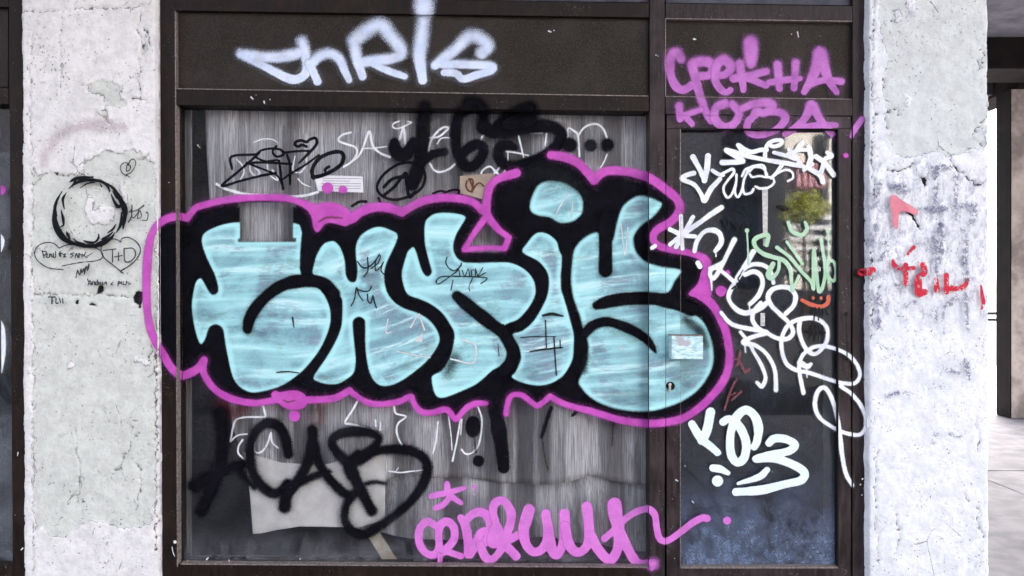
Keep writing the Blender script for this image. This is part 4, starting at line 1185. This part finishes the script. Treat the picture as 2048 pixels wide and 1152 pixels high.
glone('dull_red_cross', ST('''1468,718,2.6 1478,722 1488,740 1497,742
1481,703,2.6 1475,730
1490,745,2.6 1498,738
1474,758,2 1462,780 1449,820
1483,783,2 1464,800
1462,790,1.4 1472,785'''), PM['rust'], 'dull red marker cross right of the magenta outline on the door', w=2, h=1.7)
glone('corner_squiggle', ST('1481,550,1.4 1476,558 1480,566 1468,574 1464,578 1472,572 1474,566\n1486,540,1.2 1480,551'), PM['pen'], 'tiny black squiggle on a white loop of the door script', w=1.1, h=1.2)

# -- left pillar drawings
spikes = '''124,383,1.0 113,403,2.8 109,425,3.9 110,445,5.7 116,462,6.2 126,477,4.8 146,488,2.5 170,492,1.3
113,440,1.6 122,465,3.3 138,482,3.3 160,490,4.2 185,492,3.9 205,486,5.4 222,476,2.8 230,465,1.0
133,385,1.0 126,397,2.8 127,410,1.9 129,418,0.9
122,420,0.9 126,437,3.0 127,450,1.9 122,453,1.6
138,377,1.0 150,367,2.8 166,361,3.3 183,360,2.8 203,363,3.0 216,374,2.2 219,384,0.9
160,376,0.7 175,367,1.5 190,365,1.0
139,364,1.0 150,358,3.6 167,355,3.0 187,354,1.0
147,371,0.9 150,362,2.8
208,363,0.9 225,375,2.8 236,390,3.9 243,403,4.8 249,417,6.5 250,434,4.5 247,450,2.8 246,458,0.9
222,388,0.9 228,402,2.8 236,413,3.9 244,410,2.8
225,382,1.0 234,393,3.6 236,398,1.6
243,425,1.6 243,440,3.3 240,452,2.8 233,465,1.0
232,448,0.9 226,458,2.5 215,466,1.0
197,468,1.0 197,476,2.5 190,484,2.2 178,485,2.8 167,481,1.0
205,478,2.5 215,473,2.8 226,464,1.0
146,477,0.9 155,484,1.9 168,488,1.9
133,463,0.9 136,470,3.3 140,478,1.3
112,418,1.0 113,432,1.9
200,367,0.7 203,373,1.9'''
glone('ring_stencil', ST(spikes), PM['blackm'], 'black thorny ring drawing on the left pillar', w=1.2, h=1.3)
glone('heart_drawing', ST('''253,352,1 244,345 241,333 247,326 255,326 257,331 260,322 266,318 271,323 270,333 262,345 252,349
252,349,1 260,355
254,330,1.1 253,342 259,340 261,332 254,329'''), PM['pen'], 'small pen heart holding one letter high on the left pillar', w=1, h=1.1)
glone('heart_drawing', ST('''242,543,1.3 222,527 207,514 202,500 206,487 222,478 236,480 241,484 244,477 258,475 274,485 281,500 274,517 258,532 242,542 246,546
206,501,1.2 232,498
225,500,1.3 225,524
229,514,1.2 244,511
237,505,1.2 237,521
248,497,1.3 250,522 262,522 271,510 266,497 249,497'''), PM['pen'], 'pen heart with two letters and a plus right below the ring', w=1.1, h=1.1)
glone('heart_drawing', ST('''118,496,1.1 108,487 92,485 76,492 69,506 76,522 98,536 126,539
118,496,1.1 134,490 160,489 190,495 204,505 204,516 190,522 160,525 124,532
84,501,1.3 88,515
84,502,1.3 93,504 90,510 86,509
95,508,1.2 93,514 99,514 99,508
102,508,1.2 104,514
107,507,1.2 107,514 111,514 111,503
120,503,1.2 121,513 118,507 124,507
127,509,1.2 131,508 128,514 132,513
147,506,1.2 141,508 146,511 141,515
150,515,1.2 153,507 156,515
158,515,1.2 158,507 161,510
164,514,1.2 164,508 168,512 170,506
172,504,1.1 168,511 174,515
175,512,1 185,506'''), PM['pen'], 'wide pen heart with a line of writing left below the ring', w=1, h=1.05)
glone('pen_words', ST('''152,555,1.3 155,541 158,549
160,550,1.3 162,538 164,545 168,537 169,548
170,544,1.3 172,533 175,541
175,536,1.2 178,528 177,538
175,558,1 178,566
176,570,1.1 180,561 183,570 178,566
185,569,1.1 185,564 189,564 189,569
192,564,1.1 191,569 195,569 195,560
198,564,1.1 198,569
201,564,1.1 201,569
205,564,1.1 204,573
208,568,1.1 212,564 213,569
222,567,1.1 226,565 222,569 226,570
236,572,1.1 237,563 241,566 237,567
243,568,1.1 243,563
247,563,1.1 246,569 250,569
252,570,1.1 253,562 255,566
258,564,1.1 258,569 262,567
97,594,1.6 110,594
104,594,1.6 104,607
112,597,1.4 112,606 116,606
119,597,1.3 121,605
125,598,1.4 126,606'''), PM['pen'], 'lines of small pen writing in the middle of the left pillar', w=1.1, h=1.1)
glone('pen_words', ST('''257,444,1.2 263,432 264,410
258,424,1.2 275,420 288,410
262,420,1 266,436 274,428 278,421 275,437 283,432 280,421
284,441,1 294,440 296,428 292,424'''), PM['pen'], 'faint pen word beside the thorny ring on the left pillar', w=1, h=1.1)
glone('pink_arc_haze', ST('85,330,6 92,305,8 115,272,9 150,254,9 190,248,11 225,250,10 248,255,7', w=14), PM['ghostl'], 'faint pink spray arc on the upper left pillar', h=3)
glone('side_splashes', ST('3,380,9\n1,382,7', w=6), PM['magenta'], 'magenta spray splash on the glass at the far left edge', h=2)
glone('white_splash', ST('-4,470,6 2,482,7 -2,500,6\n-6,640,6 3,660,7 4,700,7 0,740,5 -6,750,5', w=3), PM['white'], 'white spray ends on the glass at the far left edge', h=2)

# -- right pillar scraps
gletters('red_letters', '''1722,545,7 1736,543,8 1746,540,6
--
1786,521,3 1790,532,5 1806,538,4 1828,536,4
1811,530,5 1812,568,5
--
1828,494,4 1822,500,3 1816,508,3
--
1846,530,6 1849,545,6 1838,552,4
1836,556,7 1838,584,8 1850,584,6
1872,560,5 1874,580,6
--
1893,550,5 1893,584,5
1896,576,5 1918,577,5 1930,570,5 1935,560,4
--
1962,572,2 1965,595,4 1967,605,4 1963,618,2''', PM['red'], 'flaking red spray letters halfway up the right pillar', w=2, h=1.9, names=['stroke', 'letter', 'scrap', 'letter', 'letter', 'stroke'])
glone('rose_patch', [Poly('1779,397 1788,390 1806,402 1834,420 1832,430 1815,424 1800,424 1797,440 1794,458 1786,450 1784,425', w=2)], PM['rosy'], 'faded rose paint patch on the right pillar above the red letters', h=2)
glone('worn_grey_letters', ST('''1872,346,7 1872,378,6 1871,406,6
1790,372,8 1808,378,8 1800,385,6
1846,416,5 1880,418,6 1920,412,5 1950,412,6
1950,420,6 1946,440,5 1936,446,4
1880,452,8 1876,480,14 1882,500,12 1870,500,10
1876,520,7 1875,548,6
1925,460,5 1932,480,5 1930,520,6 1932,560,5
1912,350,5 1912,400,4 1914,440,3
1870,335,8 1900,332,6
1762,480,5 1775,496,5 1760,520,5
1790,570,4 1810,575,5
1756,590,5 1760,620,6 1756,655,5
1868,618,5 1870,640,5
1812,612,4 1830,604,4
1892,612,5 1906,602,5 1912,592,4
1886,620,2 1887,668,1
1932,590,5 1934,630,4 1936,660,3
1932,722,6 1936,745,5 1940,760,3
1890,738,3 1920,748,3
1762,360,4 1756,390,5 1750,410,4
1752,450,4 1748,480,4
1872,870,4 1866,885,3
1900,868,3 1920,874,3
1768,795,3 1800,785,4 1825,790,3''', w=8), PM['ghost'], 'worn violet grey paint remains on the middle of the right pillar', w=8, h=2.4)

# -- specks of white emulsion on the brown frames
o = glone('white_specks', ST('''1097,62,1.6 1102,64,1.2
1108,61,1.4
502,194,1.5 506,198,1
528,203,1.6 529,207,1
512,190,1
540,199,1.2
1388,78,1.8 1392,79,1
1312,110,1.5
1316,112,1.1
1595,64,1.3 1597,74,1
1583,68,1
350,1084,3.4
344,1094,1.2 346,1104,1 350,1114,.8
356,941,1.6
413,1119,1.6 417,1115,1
458,1120,1.2 460,1126,.8
375,1122,1.2
600,1118,1.1
1352,960,1.6 1356,962,1
1349,1117,1
36,905,1.2 35,912,.8
46,1096,1 42,1100,.8
30,1030,.9
1318,1050,.9
1365,735,1
1725,958,1.8
1721,969,1.5
1728,976,1.2
1724,990,1
1732,940,1.2
1370,932,1.2
1384,1002,1 1388,1006,.7
1470,985,1.3
1545,944,1
395,290,.9 400,296,.7
338,365,1
1640,72,1'''), PM['scratch'], 'scattered white paint specks and droppings on the brown frames', part='speck', w=1.2, h=1.1)
o['category'] = 'paint specks'
